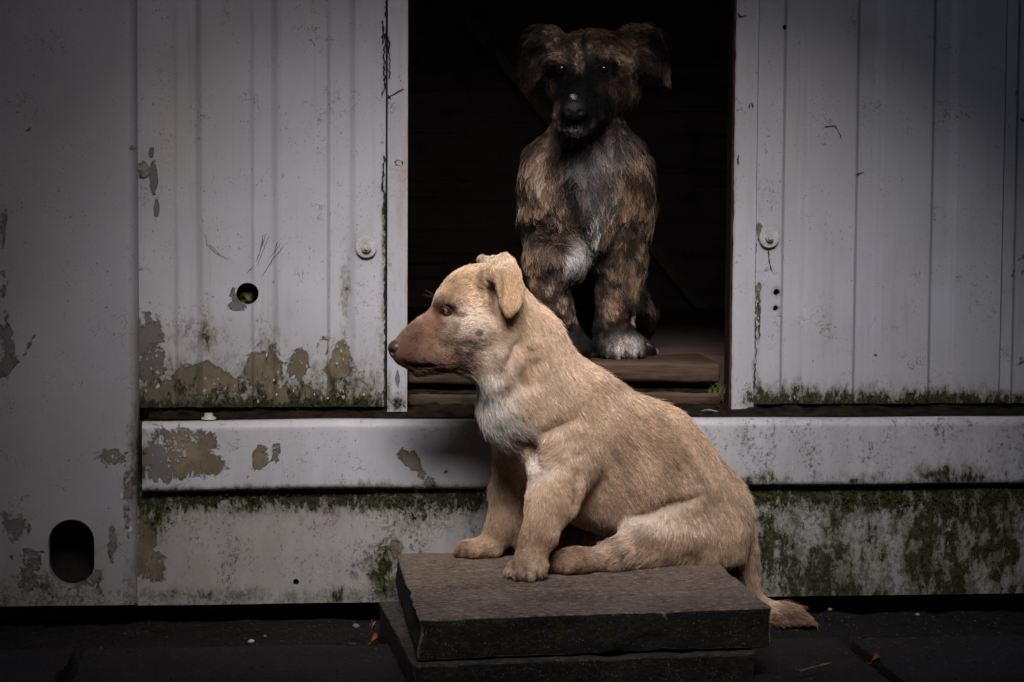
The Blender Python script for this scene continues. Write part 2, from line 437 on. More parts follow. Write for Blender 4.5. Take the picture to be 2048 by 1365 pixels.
def grooves(centres, depth=.0065, w=.0036):
    """shallow pressed channels: (left x, right x) pairs"""
    def f(X, Z):
        y = np.zeros_like(X)
        for a, b in centres:
            y = np.maximum(y, sst(a - w, a + w, X) * (1 - sst(b - w * 1.7, b + w * 1.7, X)))
        return y * depth
    return f
def groove_breaks(centres, w=.005):
    r = []
    for a, b in centres: r += list(np.linspace(a - w, a + w, 7)) + list(np.linspace(b - w * 1.8, b + w * 1.8, 7))
    return r
def xr(px, py, Y): return P(px, py, Y).x
def zr(px, py, Y): return P(px, py, Y).z
ZT = 1.15
def V3(X, Z): return np.stack([X, X * 0, Z], 1)

# corner post on the left
def post_y(X, Z):
    xe = xr(271, 700, YP)
    return YP + .012 * (1 - np.sqrt(np.clip(1 - np.clip((X - (xe - .012)) / .012, 0, 1) ** 2, 0, 1))) + (fbm(V3(X, Z), 6, 2, 3) - .5) * .003
def post_f(X, Z, V):
    B = lambda *a, **k: blob(X, Z, *a, Y=YP, **k)
    peel = np.maximum.reduce([.62 * B(250, 860, 22, 40), .66 * B(225, 910, 34, 26), .60 * B(255, 1000, 18, 70), .55 * B(15, 690, 22, 70), .55 * B(5, 500, 10, 90), .45 * B(20, 1080, 30, 90),
                              .55 * B(60, 1130, 40, 60), .42 * B(190, 1150, 60, 40), .6 * B(225, 1090, 12, 70), .75 * B(262, 296, 7, 7), .68 * B(58, 258, 4, 4), .5 * B(60, 690, 8, 50, rot=-.5)])
    gr = np.maximum.reduce([.8 * sst(zr(100, 1000, YP), zr(100, 1215, YP), Z) , .25 * B(180, 850, 60, 60), .5 * B(268, 900, 12, 200)])
    moss = np.maximum.reduce([.5 * B(268, 930, 10, 130), .33 * B(262, 1150, 14, 60)])
    return dict(peel=peel, grime=gr, moss=moss, cool=np.maximum(.9 * sst(xr(120, 700, YP), xr(0, 700, YP), X), .55), rust=.35 * B(268, 1130, 6, 90))
px0, px1 = xr(-800, 700, YP), xr(271, 700, YP)
hc = P(143, 1106, YP); hm = M(hc)
sheet('corner_post', px0, px1, zr(130, 1212, YP), ZT, post_y, PAINT2, cabin, post_f, [(hc.x, hc.z, 45 * hm, 0, 22 * hm)], .004, .06)

# left corrugated door leaf
gl = [(xr(352, 500, YD), xr(398, 500, YD)), (xr(505, 500, YD), xr(550, 500, YD)), (xr(657, 500, YD), xr(705, 500, YD))]
gfl = grooves(gl)
def ld_y(X, Z): return YD + gfl(X, Z) + (fbm(V3(X, Z), 9, 2, 5) - .5) * .0025
def ld_f(X, Z, V):
    B = lambda *a, **k: blob(X, Z, *a, Y=YD, **k)
    zb = zr(500, 815, YD); t = np.clip((Z - zb) / (zr(500, 640, YD) - zb), 0, 1)
    ed = xr(640, 500, YD)
    base = np.clip(1 - t * 1.35, 0, 1) * (1 - .5 * sst(ed, ed + .04, X))
    peel = np.maximum.reduce([.62 * base, .78 * B(300, 690, 34, 90), .75 * B(420, 770, 80, 45), .8 * B(525, 745, 34, 60), .72 * B(600, 740, 22, 45), .72 * B(675, 735, 30, 62), .62 * B(680, 800, 70, 16), .7 * B(330, 790, 60, 36),
                              .68 * B(590, 790, 90, 22), .72 * B(306, 350, 9, 42), .7 * B(313, 420, 8, 26), .7 * B(302, 310, 6, 16), .62 * B(474, 612, 22, 14), .6 * B(470, 585, 10, 24), .5 * B(430, 495, 14, 14), .6 * B(285, 340, 10, 14)])
    moss = np.maximum.reduce([.62 * B(740, 798, 45, 22), .55 * B(505, 800, 120, 18), .5 * B(300, 820, 40, 20), .36 * B(530, 690, 24, 45), .33 * B(690, 600, 10, 110), .36 * B(765, 700, 10, 90), .55 * B(768, 470, 6, 100), .4 * B(768, 620, 7, 80), .36 * B(400, 680, 60, 50),
                                .66 * (1 - sst(zb, zb + .04, Z)), .56 * (1 - t)])
    gr = np.maximum.reduce([1.0 * (1 - t) ** .9, .9 * B(733, 495, 27, 27), .7 * B(697, 560, 5, 110), .55 * B(658, 620, 5, 140), .4 * B(352, 600, 6, 150), .6 * B(769, 560, 8, 250), .35 * B(285, 350, 30, 60), .5 * B(733, 495, 28, 30), .3 * B(505, 690, 8, 90)])
    cool = np.maximum.reduce([B(306, 370, 20, 90), .75 * B(310, 730, 70, 120), .9 * B(472, 600, 26, 34)])
    return dict(peel=peel, moss=moss, grime=gr, cool=cool)
hh = P(495, 588, YD); hm = M(hh)
zb_l = zr(500, 815, YD)
left_leaf = sheet('corrugated_sheet', xr(264, 500, YD), xr(771, 500, YD), zb_l, ZT, ld_y, PAINT, cabin, ld_f, [(hh.x, hh.z, 22 * hm, 0, 0)], .0036, .025, xbreaks=groove_breaks(gl))
left_leaf['label'] = 'left corrugated sheet with a round hole and mossy peeling foot'
# edge channel of the left leaf
def le_f(X, Z, V):
    B = lambda *a, **k: blob(X, Z, *a, Y=YD - .006, **k)
    rust = np.maximum.reduce([.62 * sst(xr(798, 500, YD), xr(816, 500, YD), X) * (.6 + .5 * sst(zr(800, 100, YD), zr(800, 300, YD), Z) * 0 + .3), .42 * B(800, 400, 20, 180), .5 * B(808, 330, 6, 60)])
    return dict(rust=rust, moss=np.maximum(.65 * B(795, 808, 20, 16), .55 * B(777, 780, 6, 40)), grime=np.maximum(.6 * B(800, 800, 18, 30), .35 * B(790, 450, 24, 300)), peel=np.maximum(.7 * B(795, 760, 5, 22), .6 * B(806, 815, 8, 8)), cool=1.0)
sheet('edge_channel', xr(774.5, 500, YD), xr(815, 500, YD - .006), zr(800, 823, YD), ZT, lambda X, Z: YD - .006 + (fbm(V3(X, Z), 8, 2, 8) - .5) * .002, PAINT, cabin, le_f, (), .003, .05)

# right corrugated sheets
gr_ = [(xr(1566, 500, YD), xr(1607, 500, YD)), (xr(1712, 500, YD), xr(1756, 500, YD)), (xr(1863, 500, YD), xr(1904, 500, YD))]
gfr = grooves(gr_)
def rd_y(X, Z): return YD + gfr(X, Z) + (fbm(V3(X, Z), 9, 2, 15) - .5) * .0025
def rd_f(X, Z, V):
    B = lambda *a, **k: blob(X, Z, *a, Y=YD, **k)
    zb = zr(1700, 806, YD)
    moss = np.maximum.reduce([.66 * (1 - sst(zb, zb + .030 + .03 * fbm(V3(X, Z), 18, 2, 3), Z)), .6 * B(1570, 795, 40, 18), .5 * B(1517, 780, 10, 50), .34 * B(1517, 600, 5, 160), .4 * B(1553, 585, 12, 12), .4 * B(1551, 617, 10, 10)])
    gr = np.maximum.reduce([.6 * (1 - sst(zb, zb + .08, Z)), .5 * B(1517, 600, 6, 200), .6 * B(1553, 585, 14, 14),   .55 * B(1551, 617, 12, 12), X * 0 + .18, .9 * B(1536, 476, 26, 26)])
    peel = np.maximum.reduce([.62 * B(1516, 620, 8, 60), .6 * B(1589, 795, 12, 4), .55 * B(1518, 470, 6, 30), .6 * B(1752, 711, 5, 4)])
    return dict(moss=moss, grime=gr, peel=peel, cool=.3)
h1, h2, h3 = P(1553, 585, YD), P(1551, 617, YD), P(1570, 55, YD); hm = M(h1)
rs = sheet('corrugated_sheet', xr(1512, 500, YD), xr(2003, 500, YD), zr(1700, 808, YD), ZT, rd_y, PAINT, cabin, rd_f, [(h1.x, h1.z, 6.5 * hm, 0, 0), (h2.x, h2.z, 5.5 * hm, 0, 0), (h3.x, h3.z, 5.5 * hm, 0, 0)], .0036, .025, xbreaks=groove_breaks(gr_))
rs['label'] = 'right corrugated sheet with small screw holes and a green foot'
gr2 = [(xr(2030 + k_ * 150, 500, YD), xr(2078 + k_ * 150, 500, YD)) for k_ in range(6)]; g2f = grooves(gr2)
def rd2_f(X, Z, V):
    zb = zr(2030, 806, YD)
    return dict(moss=.58 * (1 - sst(zb, zb + .035, Z)), grime=np.maximum(.3, .6 * (1 - sst(zb, zb + .08, Z))), peel=.2, cool=.3)
sheet('corrugated_sheet', xr(2005, 500, YD), xr(2890, 500, YD), zr(2030, 807, YD), ZT, lambda X, Z: YD - .001 + g2f(X, Z), PAINT, cabin, rd2_f, (), .004, .025, xbreaks=groove_breaks(gr2))
def re_f(X, Z, V):
    B = lambda *a, **k: blob(X, Z, *a, Y=YD - .005, **k)
    rust = np.maximum.reduce([.72 * (1 - sst(xr(1464, 500, YD), xr(1474, 500, YD), X)), .3 * B(1485, 600, 18, 160)])
    return dict(rust=rust, moss=np.maximum(.66 * B(1498, 795, 14, 22), .5 * B(1507, 760, 5, 40)), grime=np.maximum(.25, .5 * B(1485, 800, 20, 20)), peel=np.maximum.reduce([.55 * B(1476, 320, 4, 14), .55 * B(1500, 212, 3, 8)]), cool=1.0)
sheet('edge_channel', xr(1466, 500, YD - .005), xr(1509.5, 500, YD), zr(1480, 818, YD), ZT, lambda X, Z: YD - .005 + (fbm(V3(X, Z), 8, 2, 28) - .5) * .002, PAINT, cabin, re_f, (), .003, .04)

# sill beam with a rolled top edge
xs0, xs1 = xr(284, 900, YS), xr(2900, 900, YS)
zst, zsb = zr(900, 841, YS), zr(900, 978, YS)
def sill():
    rad = .012; prof = [(YS + .004, zsb + .000)] + [(YS, zsb + .004)]
    nzv = int((zst - rad - zsb - .004) / .004)
    prof += [(YS, zsb + .004 + (zst - rad - zsb - .004) * i / nzv) for i in range(1, nzv + 1)]
    prof += [(YS + rad - rad * math.cos(a), zst - rad + rad * math.sin(a)) for a in np.linspace(.2, math.pi / 2, 7)]
    prof += [(YS + rad + (YD + .06 - YS - rad) * i / 14, zst - .0006 * i) for i in range(1, 15)]
    prof = [(YS + .08, zsb + .0005)] + prof
    prof = np.array(prof); xs = np.linspace(xs0, xs1, int((xs1 - xs0) / .0045))
    X = np.repeat(xs[None], len(prof), 0); Yv = np.repeat(prof[:, :1], len(xs), 1); Zv = np.repeat(prof[:, 1:], len(xs), 1)
    V = np.stack([X.ravel(), Yv.ravel(), Zv.ravel()], 1)
    V[:, 1] += (fbm(V, 7, 2, 33) - .5) * .004 * (V[:, 1] < .02)
    V[:, 2] += (fbm(V * np.array([1, 1, 0]), 4, 2, 35) - .5) * .004
    idx = np.arange(len(V)).reshape(len(prof), len(xs))
    Fc = np.stack([idx[:-1, :-1].ravel(), idx[:-1, 1:].ravel(), idx[1:, 1:].ravel(), idx[1:, :-1].ravel()], 1).tolist()
    Fc.append(idx[::-1, 0].tolist()); Fc.append(idx[:, -1].tolist())
    ob = mesh_obj('sill_beam', V, Fc, PAINT, cabin, True); ob.data.set_sharp_from_angle(angle=R(50))
    Xf, Zf = V[:, 0], V[:, 2]
    B = lambda *a, **k: blob(Xf, Zf, *a, Y=YS, **k)
    face = (V[:, 1] < .012)
    peel = np.where(face, np.maximum.reduce([.72 * B(310, 910, 40, 62), .8 * B(395, 920, 52, 48), .6 * B(345, 885, 50, 40), .68 * B(520, 920, 22, 30), .62 * B(552, 912, 12, 24), .78 * B(820, 925, 34, 20, rot=-.7), .74 * B(850, 955, 44, 16, rot=-.8), .58 * B(892, 945, 6, 12), .45 * B(700, 1000, 60, 30)]), 0)
    moss = np.where(face, np.maximum.reduce([.5 * B(285, 930, 10, 90), .42 * B(750, 975, 60, 12), .5 * B(1500, 965, 120, 22), .6 * B(1900, 955, 100, 26), .5 * B(1730, 960, 60, 16), .45 * (1 - sst(zsb, zsb + .016, Zf))]), .5 * sst(YS + .045, YS + .07, V[:, 1]))
    back = sst(YS + .022, YS + .05, V[:, 1])
    gr = np.where(face, np.maximum.reduce([.4 * (1 - sst(zsb, zsb + .03, Zf)), .25 + .4 * sst(xr(1000, 900, 0), xr(1500, 900, 0), Xf), .35 * B(920, 880, 60, 60)]), back * 1.6)
    rust = np.where(V[:, 1] < .016, .55 * B(885, 846, 70, 5), .35 * back)
    cool = np.maximum(.85 * B(305, 930, 34, 80), 0)
    for nm, v in dict(peel=peel, moss=moss, grime=gr, rust=rust, cool=cool).items():
        at = ob.data.attributes.new(nm, 'FLOAT', 'POINT'); at.data.foreach_set('value', np.ascontiguousarray(v.astype(np.float32)))
    return ob
sill()

# skirting under the sill
def sk_y(X, Z): return YK + (fbm(V3(X, Z), 7, 3, 41) - .5) * .006
zk0, zk1 = zr(900, 1203, YK), zsb - .002
def sk_f(X, Z, V):
    B = lambda *a, **k: blob(X, Z, *a, Y=YK, **k)
    n1 = fbm(V3(X, Z) * np.array([1, 1, .35]), 14, 4, 51)
    top = 1 - sst(0, .045 + .07 * n1 * sst(xr(1450, 1000, YK), xr(1560, 1000, YK), X), zk1 - .012 - Z)
    right = sst(xr(1480, 1000, YK), xr(1600, 1000, YK), X)
    moss = np.maximum.reduce([.62 * top, right * np.clip((n1 - .40) * 3.4, 0, .60), .6 * B(770, 1150, 36, 70), .5 * B(300, 1030, 34, 50), .45 * B(690, 1190, 120, 24), .42 * B(850, 1030, 80, 34), .42 * B(440, 1190, 160, 18), .6 * B(1530, 1080, 32, 110), .55 * B(1610, 1140, 40, 60)])
    gr = np.maximum.reduce([X * 0 + .62, .85 * right, .8 * (1 - sst(zk0, zk0 + .06, Z)), .75 * B(700, 1120, 110, 80), .6 * B(330, 1120, 60, 80)])
    peel = np.maximum.reduce([.62 * B(290, 1080, 20, 100), .66 * B(300, 1140, 30, 40), .55 * B(790, 1100, 16, 22), .4 * B(760, 1080, 14, 30), .35 * B(1900, 1060, 40, 80)])
    return dict(moss=moss, grime=gr, peel=peel, rust=.4 * B(276, 1110, 12, 110), cool=right)
hk = P(592, 1165, YK); hm = M(hk)
sheet('skirting_panel', xr(268, 1100, YK), xr(2900, 1100, YK), zk0, zk1 + .01, sk_y, PAINT3, cabin, sk_f, [(hk.x, hk.z, 6.5 * hm, 0, 0)], .0045, .02)

# dark panels added behind the sheets, so that no daylight passes through the joints
BACK = plain('joint_backing', (.012, .010, .010), .9)
bm_obj('joint_backing', box_bm(px0 + .01, xr(2880, 1100, .1), .055, .075, zk0 + .004, zst - .006), BACK, cabin)
bm_obj('joint_backing', box_bm(px0 + .01, xr(815, 500, YD) - .026, .1225, .14, zst - .004, ZT), BACK, cabin)
bm_obj('joint_backing', box_bm(xr(1466, 500, YD) + .028, xr(2880, 500, YD), .1225, .14, zst - .004, ZT), BACK, cabin)
# jambs, interior
xl, xrr = xr(815, 500, YD), xr(1466, 500, YD)
ZF = zr(1300, 722, .12) 
for nm, a_, b_ in (('door_jamb', xl - .022, xl - .001), ('door_jamb', xrr + .001 - .004, xrr + .024)):
    bm_obj(nm, box_bm(a_, b_, YD + .004, YD + .040, zst - .004, ZT, .002), RUSTY, cabin)
bm_obj('joint_backing', box_bm(px0 + .01, xr(2880, 1100, .1), .30, .32, .0, zst + .03), BACK, cabin)
bm_obj('interior_floor', box_bm(-1.2, 1.4, YD + .19, 2.2, ZF - .08, ZF - .004), DARKWOOD, cabin)
bm_obj('interior_wall', box_bm(-1.2, 1.4, 2.2, 2.24, ZF - .1, 2.2), DARKWOOD, cabin)
bm_obj('interior_wall', box_bm(-1.24, -1.2, YD + .15, 2.2, ZF - .1, 2.2), DARKWOOD, cabin)
bm_obj('interior_wall', box_bm(1.4, 1.44, YD + .15, 2.2, ZF - .1, 2.2), DARKWOOD, cabin)
bm_obj('roof', box_bm(-1.6, 1.9, YD - .0, 2.3, 2.2, 2.26), DARK_MATTE, cabin)
bm_obj('lintel', box_bm(px0, xr(2890, 500, YD), YD, YD + .05, ZT + .001, 2.2), PAINT, cabin)
# brace across the back wall, seen faintly through the doorway
q0, q1 = P(930, 30, 1.6), P(1462, 690, 1.6)
d = (q1 - q0); Lb = d.length; ang = math.atan2(d.z, d.x)
bmb = box_bm(-Lb / 2, Lb / 2, 1.595, 1.62, -.012, .012, .003)
for v in bmb.verts:
    x, z = v.co.x, v.co.z; v.co.x = x * math.cos(ang) - z * math.sin(ang) + (q0.x + q1.x) / 2; v.co.z = x * math.sin(ang) + z * math.cos(ang) + (q0.z + q1.z) / 2
BR = plain('brace_timber', (.19, .125, .11), .8)
bm_obj('wall_brace', bmb, BR, cabin)
bm_obj('partition', box_bm(-1.0, 1.3, 1.621, 1.65, ZF - .003, 2.19), DARKWOOD, cabin)

# timber threshold: two planks with dirt between
pt = P(1000, 706, YD + .16); 
def plank(z0, z1, y0, y1, seed, xa=xl + .003, xb=xrr - .006):
    bm = box_bm(xa, xb, y0, y1, z0, z1, .007, 3)
    es = [e for e in bm.edges if abs(e.verts[0].co.x - e.verts[1].co.x) > .3]
    bmesh.ops.subdivide_edges(bm, edges=es, cuts=60)
    for v in bm.verts:
        p = np.array([[v.co.x, v.co.y, v.co.z]])
        v.co.z += (fbm(p, 9, 3, seed)[0] - .5) * .010; v.co.y += (fbm(p, 11, 3, seed + 5)[0] - .5) * .009
    return bm_obj('plank', bm, WOOD, cabin, True)
yp = YD + .045
zpt = zr(1100, 727, yp)
plank(zr(1100, 769, yp), zpt, yp, yp + .16, 3)
plank(zr(1100, 812, yp), zr(1100, 783, yp), yp - .006, yp + .12, 7)
ZFL = zpt

def heap(name, xa, xb, ya, yb, zf, amp, mat, seed, label=None, nx=150, ny=10, cat=None):
    xs = np.linspace(xa, xb, nx); ys = np.linspace(ya, yb, ny)
    X, Y = np.meshgrid(xs, ys); V = np.stack([X.ravel(), Y.ravel(), X.ravel() * 0], 1)
    tt = (V[:, 1] - ya) / (yb - ya)
    V[:, 2] = zf(V[:, 0]) + amp * (tt ** .8) * (.1 + 1.5 * fbm(V, 60, 5, seed)) - .001
    V[:, 1] += (fbm(V, 30, 3, seed + 2) - .5) * .012
    idx = np.arange(len(V)).reshape(ny, nx)
    Fc = np.stack([idx[:-1, :-1].ravel(), idx[:-1, 1:].ravel(), idx[1:, 1:].ravel(), idx[1:, :-1].ravel()], 1)
    return tag(mesh_obj(name, V, Fc, mat, None, True), kind='stuff')
heap('dirt', xs0 + .005, xl, YS + .045, YD + .03, lambda x: zst + x * 0, .012, DIRT, 61)
heap('dirt', xrr - .02, xs1 - .1, YS + .04, YD + .03, lambda x: zst + x * 0, .014, DIRT, 63)
heap('dirt', xl, xrr, YS + .05, yp + .03, lambda x: zst + x * 0, .016, DIRT, 65)
# dirt packed between the two planks
heap('dirt', xl + .004, xrr - .006, yp - .004, yp + .05, lambda x: zr(1100, 785, yp) + x * 0, .012, DIRT, 67, ny=8)

# bolts with washers
def bolt(px, py, Y, rw, rn, flat=False, seed=0):
    c = P(px, py, Y); m = M(c); bm = bmesh.new()
    ax = Matrix.Rotation(R(90), 4, 'X')
    def disc(r, y0, y1, seg, r2=None):
        mt = Matrix.Translation((c.x, (y0 + y1) / 2, c.z)) @ ax @ Matrix.Rotation(seed, 4, 'Z')
        return bmesh.ops.create_cone(bm, cap_ends=True, segments=seg, radius1=r if r2 is None else r, radius2=r2 if r2 is not None else r, depth=abs(y1 - y0), matrix=mt)
    disc(rw * m, Y - .0055, Y + .004, 40, rw * m * .97)
    disc(rn * m, Y - .0105, Y - .0055, 6)
    disc(rn * m * .85, Y - .0115, Y - .0105, 24)
    disc(rn * m * .52, Y - .015, Y - .0115, 20, rn * m * .46)
    bmesh.ops.bevel(bm, geom=[e for e in bm.edges if e.calc_face_angle(0) > 1.0], offset=.0006, segments=2, affect='EDGES')
    return bm_obj('bolt', bm, STEEL, cabin)
bolt(732, 495, YD - .001, 21.5, 11, seed=.2)
bolt(1537, 476, YD - .001, 20.5, 9, seed=.5)
# flat bolt on the sill ledge
c = G(418, 837, zst); m = M(c); bm = bmesh.new()
bmesh.ops.create_cone(bm, cap_ends=True, segments=28, radius1=15 * m, radius2=14 * m, depth=.003, matrix=Matrix.Translation((c.x, YS + .03, zst + .0015)))
bmesh.ops.create_cone(bm, cap_ends=True, segments=20, radius1=10 * m, radius2=8 * m, depth=.006, matrix=Matrix.Translation((c.x, YS + .03, zst + .0055)))
bm_obj('bolt', bm, STEEL, cabin)
# lump of old sealant on the left edge
def lump(name, c, r, mat, parent, seed, amp=.35, sub=3):
    bm = bmesh.new(); bmesh.ops.create_icosphere(bm, subdivisions=sub, radius=1)
    V = np.array([v.co[:] for v in bm.verts]); k = 1 + amp * (fbm(V + seed * 3.1, 1.7, 3, seed) - .5) * 2
    for v, kk in zip(bm.verts, k): v.co = Vector((c[0] + v.co.x * r[0] * kk, c[1] + v.co.y * r[1] * kk, c[2] + v.co.z * r[2] * kk))
    return bm_obj(name, bm, mat, parent, True)
c = P(286, 340, YD); m = M(c); lump('hinge_stub', (c.x, YD, c.z), (12 * m, .004, 16 * m), plain('old_sealant', (.22, .215, .22), .85, var=.5), cabin, 3, .6)
# paint sill chip lying by the right jamb
c = G(1415, 827, zst); m = M(c)
lump('paint_flake', (c.x, c.y, zst + .003), (20 * m, .006, .0025), plain('flaked_paint', (.22, .20, .18), .8, var=.5), cabin, 11, .6)

def flakes(clusters, seed):
    r = random.Random(seed); V = []; Fc = []
    for (px, py, sx, sy, Y, n) in clusters:
        for _ in range(n):
            p = P(px + r.gauss(0, .5) * sx, py + r.gauss(0, .5) * sy, Y); sz = r.uniform(.0008, .0028) * (1.6 if r.random() < .15 else 1); st_ = r.uniform(.35, .9); a0 = r.uniform(0, 6.28); k = r.randint(5, 7); o_ = len(V)
            tx, tz = r.uniform(-.6, .6), r.uniform(-.7, .2)
            for j in range(k):
                a = a0 + j / k * 6.283; q = sz * r.uniform(.35, 1.4); dx, dz = q * math.cos(a) * st_, q * math.sin(a)
                V.append((p.x + dx, p.y - .0006 - max(0, tx * dx + tz * dz) - .08 * sz, p.z + dz))
            Fc.append(tuple(range(o_, o_ + k))); o2 = len(V)
            V += [(x, y + .0007, z) for x, y, z in V[o_:o_ + k]]; Fc.append(tuple(range(o2 + k - 1, o2 - 1, -1)))
            for j in range(k): Fc.append((o_ + j, o2 + j, o2 + (j + 1) % k, o_ + (j + 1) % k))
    return tag(mesh_obj('paint_flakes', V, Fc, plain('curled_paint', (.34, .335, .335), .7, var=.2), cabin), kind='stuff')
flakes([(335, 890, 26, 26, YS, 26), (350, 915, 22, 22, YS, 16), (545, 905, 24, 30, YS, 10), (310, 730, 20, 60, YD, 16), (500, 700, 60, 24, YD, 14), (560, 760, 50, 40, YD, 18), (450, 780, 70, 24, YD, 16), (600, 735, 20, 30, YD, 8), (680, 720, 18, 40, YD, 8), (690, 790, 50, 10, YD, 8), (1900, 1060, 30, 60, YK, 8), (235, 900, 18, 60, YP, 12), (250, 1010, 14, 60, YP, 8), (50, 1130, 40, 50, YP, 10), (1590, 796, 12, 5, YD, 5), (1515, 640, 5, 70, YD, 8), (766, 480, 5, 160, YD, 8)], 17)

# thin dark strokes: scratches, seam cracks, a pen mark
INK = plain('dark_scratch', (.02, .017, .018), .9)
INK2 = plain('grey_scratch', (.16, .155, .16), .9)
def stroke(bm, pts, Y, w0=1.2, seed=0, off=.0008, jit=1.0):
    r = random.Random(seed); fine = []
    for (x0, y0), (x1, y1) in zip(pts[:-1], pts[1:]):
        n = max(2, int(math.hypot(x1 - x0, y1 - y0) / 5))
        for i in range(n): fine.append((x0 + (x1 - x0) * i / n + r.uniform(-jit, jit), y0 + (y1 - y0) * i / n + r.uniform(-.5, .5)))
    fine.append(pts[-1]); prev = None
    for i, (x, y) in enumerate(fine):
        j = min(i + 1, len(fine) - 1); k_ = max(i - 1, 0)
        dx, dy = fine[j][0] - fine[k_][0], fine[j][1] - fine[k_][1]; L = math.hypot(dx, dy) or 1
        ww = w0 * r.uniform(.35, 1.25) * (.4 if i in (0, len(fine) - 1) else 1)
        yy = Y(x, y) - off if callable(Y) else Y - off
        a_ = bm.verts.new(P(x - dy / L * ww, y + dx / L * ww, yy)); b_ = bm.verts.new(P(x + dy / L * ww, y - dx / L * ww, yy))
        if prev: bm.faces.new((prev[0], a_, b_, prev[1]))
        prev = (a_, b_)
def on(fun):
    return lambda px, py: float(fun(np.array([P(px, py, YD).x]), np.array([P(px, py, YD).z]))[0])
LY, RY = on(ld_y), on(rd_y)
bm = bmesh.new()
for i, pts in enumerate(([(533, 465), (512, 525)], [(538, 472), (515, 530)], [(527, 470), (520, 500)], [(510, 530), (493, 548)], [(570, 490), (545, 520), (523, 555)], [(560, 488), (540, 515)], [(555, 483), (549, 510)], [(412, 475), (414, 490), (432, 507), (455, 520)], [(418, 488), (440, 510)], [(411, 468), (413, 478)], [(616, 82), (622, 80), (630, 94)])):
    bm = bmesh.new(); stroke(bm, pts, LY, 1.0, i, .0006); bm_obj('scratch', bm, INK2, cabin)
for i, pts in enumerate(([(773, 0), (772, 60), (768, 120), (770, 170), (764, 192)], [(766, 40), (765, 90)], [(777, 75), (779, 110), (778, 160)], [(770, 310), (764, 370), (771, 400), (769, 425)], [(768, 395), (775, 430)], [(772, 430), (770, 640)], [(771, 640), (769, 815)])):
    bm = bmesh.new(); stroke(bm, pts, YD - .0068 if i == 2 else YD - .0012, 2.0, 40 + i, .001, 2.2); bm_obj('crack', bm, INK, cabin)
for i, pts in enumerate(([(773, 198), (782, 192), (792, 186), (808, 178)], [(775, 190), (782, 200)], [(1474, 26), (1480, 34), (1494, 31)], [(1503, 205), (1506, 217)], [(1477, 310), (1476, 330)])):
    bm = bmesh.new(); stroke(bm, pts, YD - .0064, 1.6, 60 + i, .0012, 1.0); bm_obj('crack', bm, INK, cabin)
for i, pts in enumerate(([(1512, 0), (1514, 90), (1513, 130)], [(1536, 500), (1538, 520), (1545, 545)], [(1512, 480), (1509, 580), (1512, 700), (1508, 790)], [(1517, 600), (1519, 680)], [(1648, 255), (1670, 252), (1685, 280)], [(1712, 350), (1728, 345)])):
    bm = bmesh.new(); stroke(bm, pts, RY, 1.2, 80 + i, .001, 1.5); bm_obj('crack', bm, INK, cabin)
bm = bmesh.new()
stroke(bm, [(803, 322), (795, 320), (789, 325), (792, 330), (801, 331)], YD - .0066, .9, 5, .0012, .2)
stroke(bm, [(804, 321), (805, 330)], YD - .0066, 1.8, 6, .0012, .2)
bm_obj('pen_mark', bm, plain('ink', (.03, .025, .05)), cabin)

# crumbling fill seen inside the round hole
c = P(492, 592, YD + .03); lump('hole_filling', (c.x, YD + .035, c.z), (.013, .012, .012), plain('damp_filler', (.10, .09, .05), .9, 120, .2, .7), cabin, 21, .6, 4)

# ------------------------------------------------------------------ moss, grass, litter
def tufts(name, spots, mat, n_per, h, seed, label=None):
    r = random.Random(seed); V = []; Fc = []
    for (px, py, sx, sy, Y, up) in spots:
        for _ in range(int(n_per * sx * sy / 300)):
            a_, b_ = r.gauss(0, .5), r.gauss(0, .5)
            p = P(px + a_ * sx, py + b_ * sy, Y); hh_ = h * r.uniform(.4, 1.2) * (1 - min(.8, .35 * abs(a_)))
            an = r.uniform(0, 6.28); dv = Vector((math.cos(an) * .5, -abs(math.sin(an)) * .9 - .2, r.uniform(-.1, .8) + up)).normalized() * hh_
            sd_ = Vector((r.uniform(-1, 1), r.uniform(-1, 1), r.uniform(-1, 1))).normalized() * hh_ * .22
            o_ = len(V); V += [(p - sd_)[:], (p + sd_)[:], (p + dv)[:]]; Fc.append((o_, o_ + 1, o_ + 2))
    return tag(mesh_obj(name, V, Fc, mat), kind='stuff')
tufts('moss', [(745, 800, 70, 20, YD - .002, .2), (700, 808, 60, 8, YD - .002, .2), (795, 810, 30, 14, YD - .008, .2), (300, 826, 50, 12, YD - .003, .3), (560, 812, 260, 6, YD - .002, .1), (1497, 795, 26, 26, YD - .007, .2), (1570, 800, 60, 14, YD - .002, .2), (1800, 806, 300, 5, YD - .002, .1), (2020, 800, 60, 12, YD - .003, .1),
               (275, 935, 14, 90, .012, .1), (470, 1000, 240, 16, YK - .003, -.2), (830, 1015, 200, 26, YK - .003, -.2), (320, 1030, 60, 40, YK - .003, -.2), (1700, 1000, 420, 20, YK - .003, -.2), (1900, 1010, 200, 30, YK - .003, -.2), (775, 1150, 34, 60, YK - .004, .2), (750, 1190, 60, 20, YK - .004, .2), (1530, 1010, 40, 40, YK - .003, -.2)], MOSS, 34, .0055, 3)
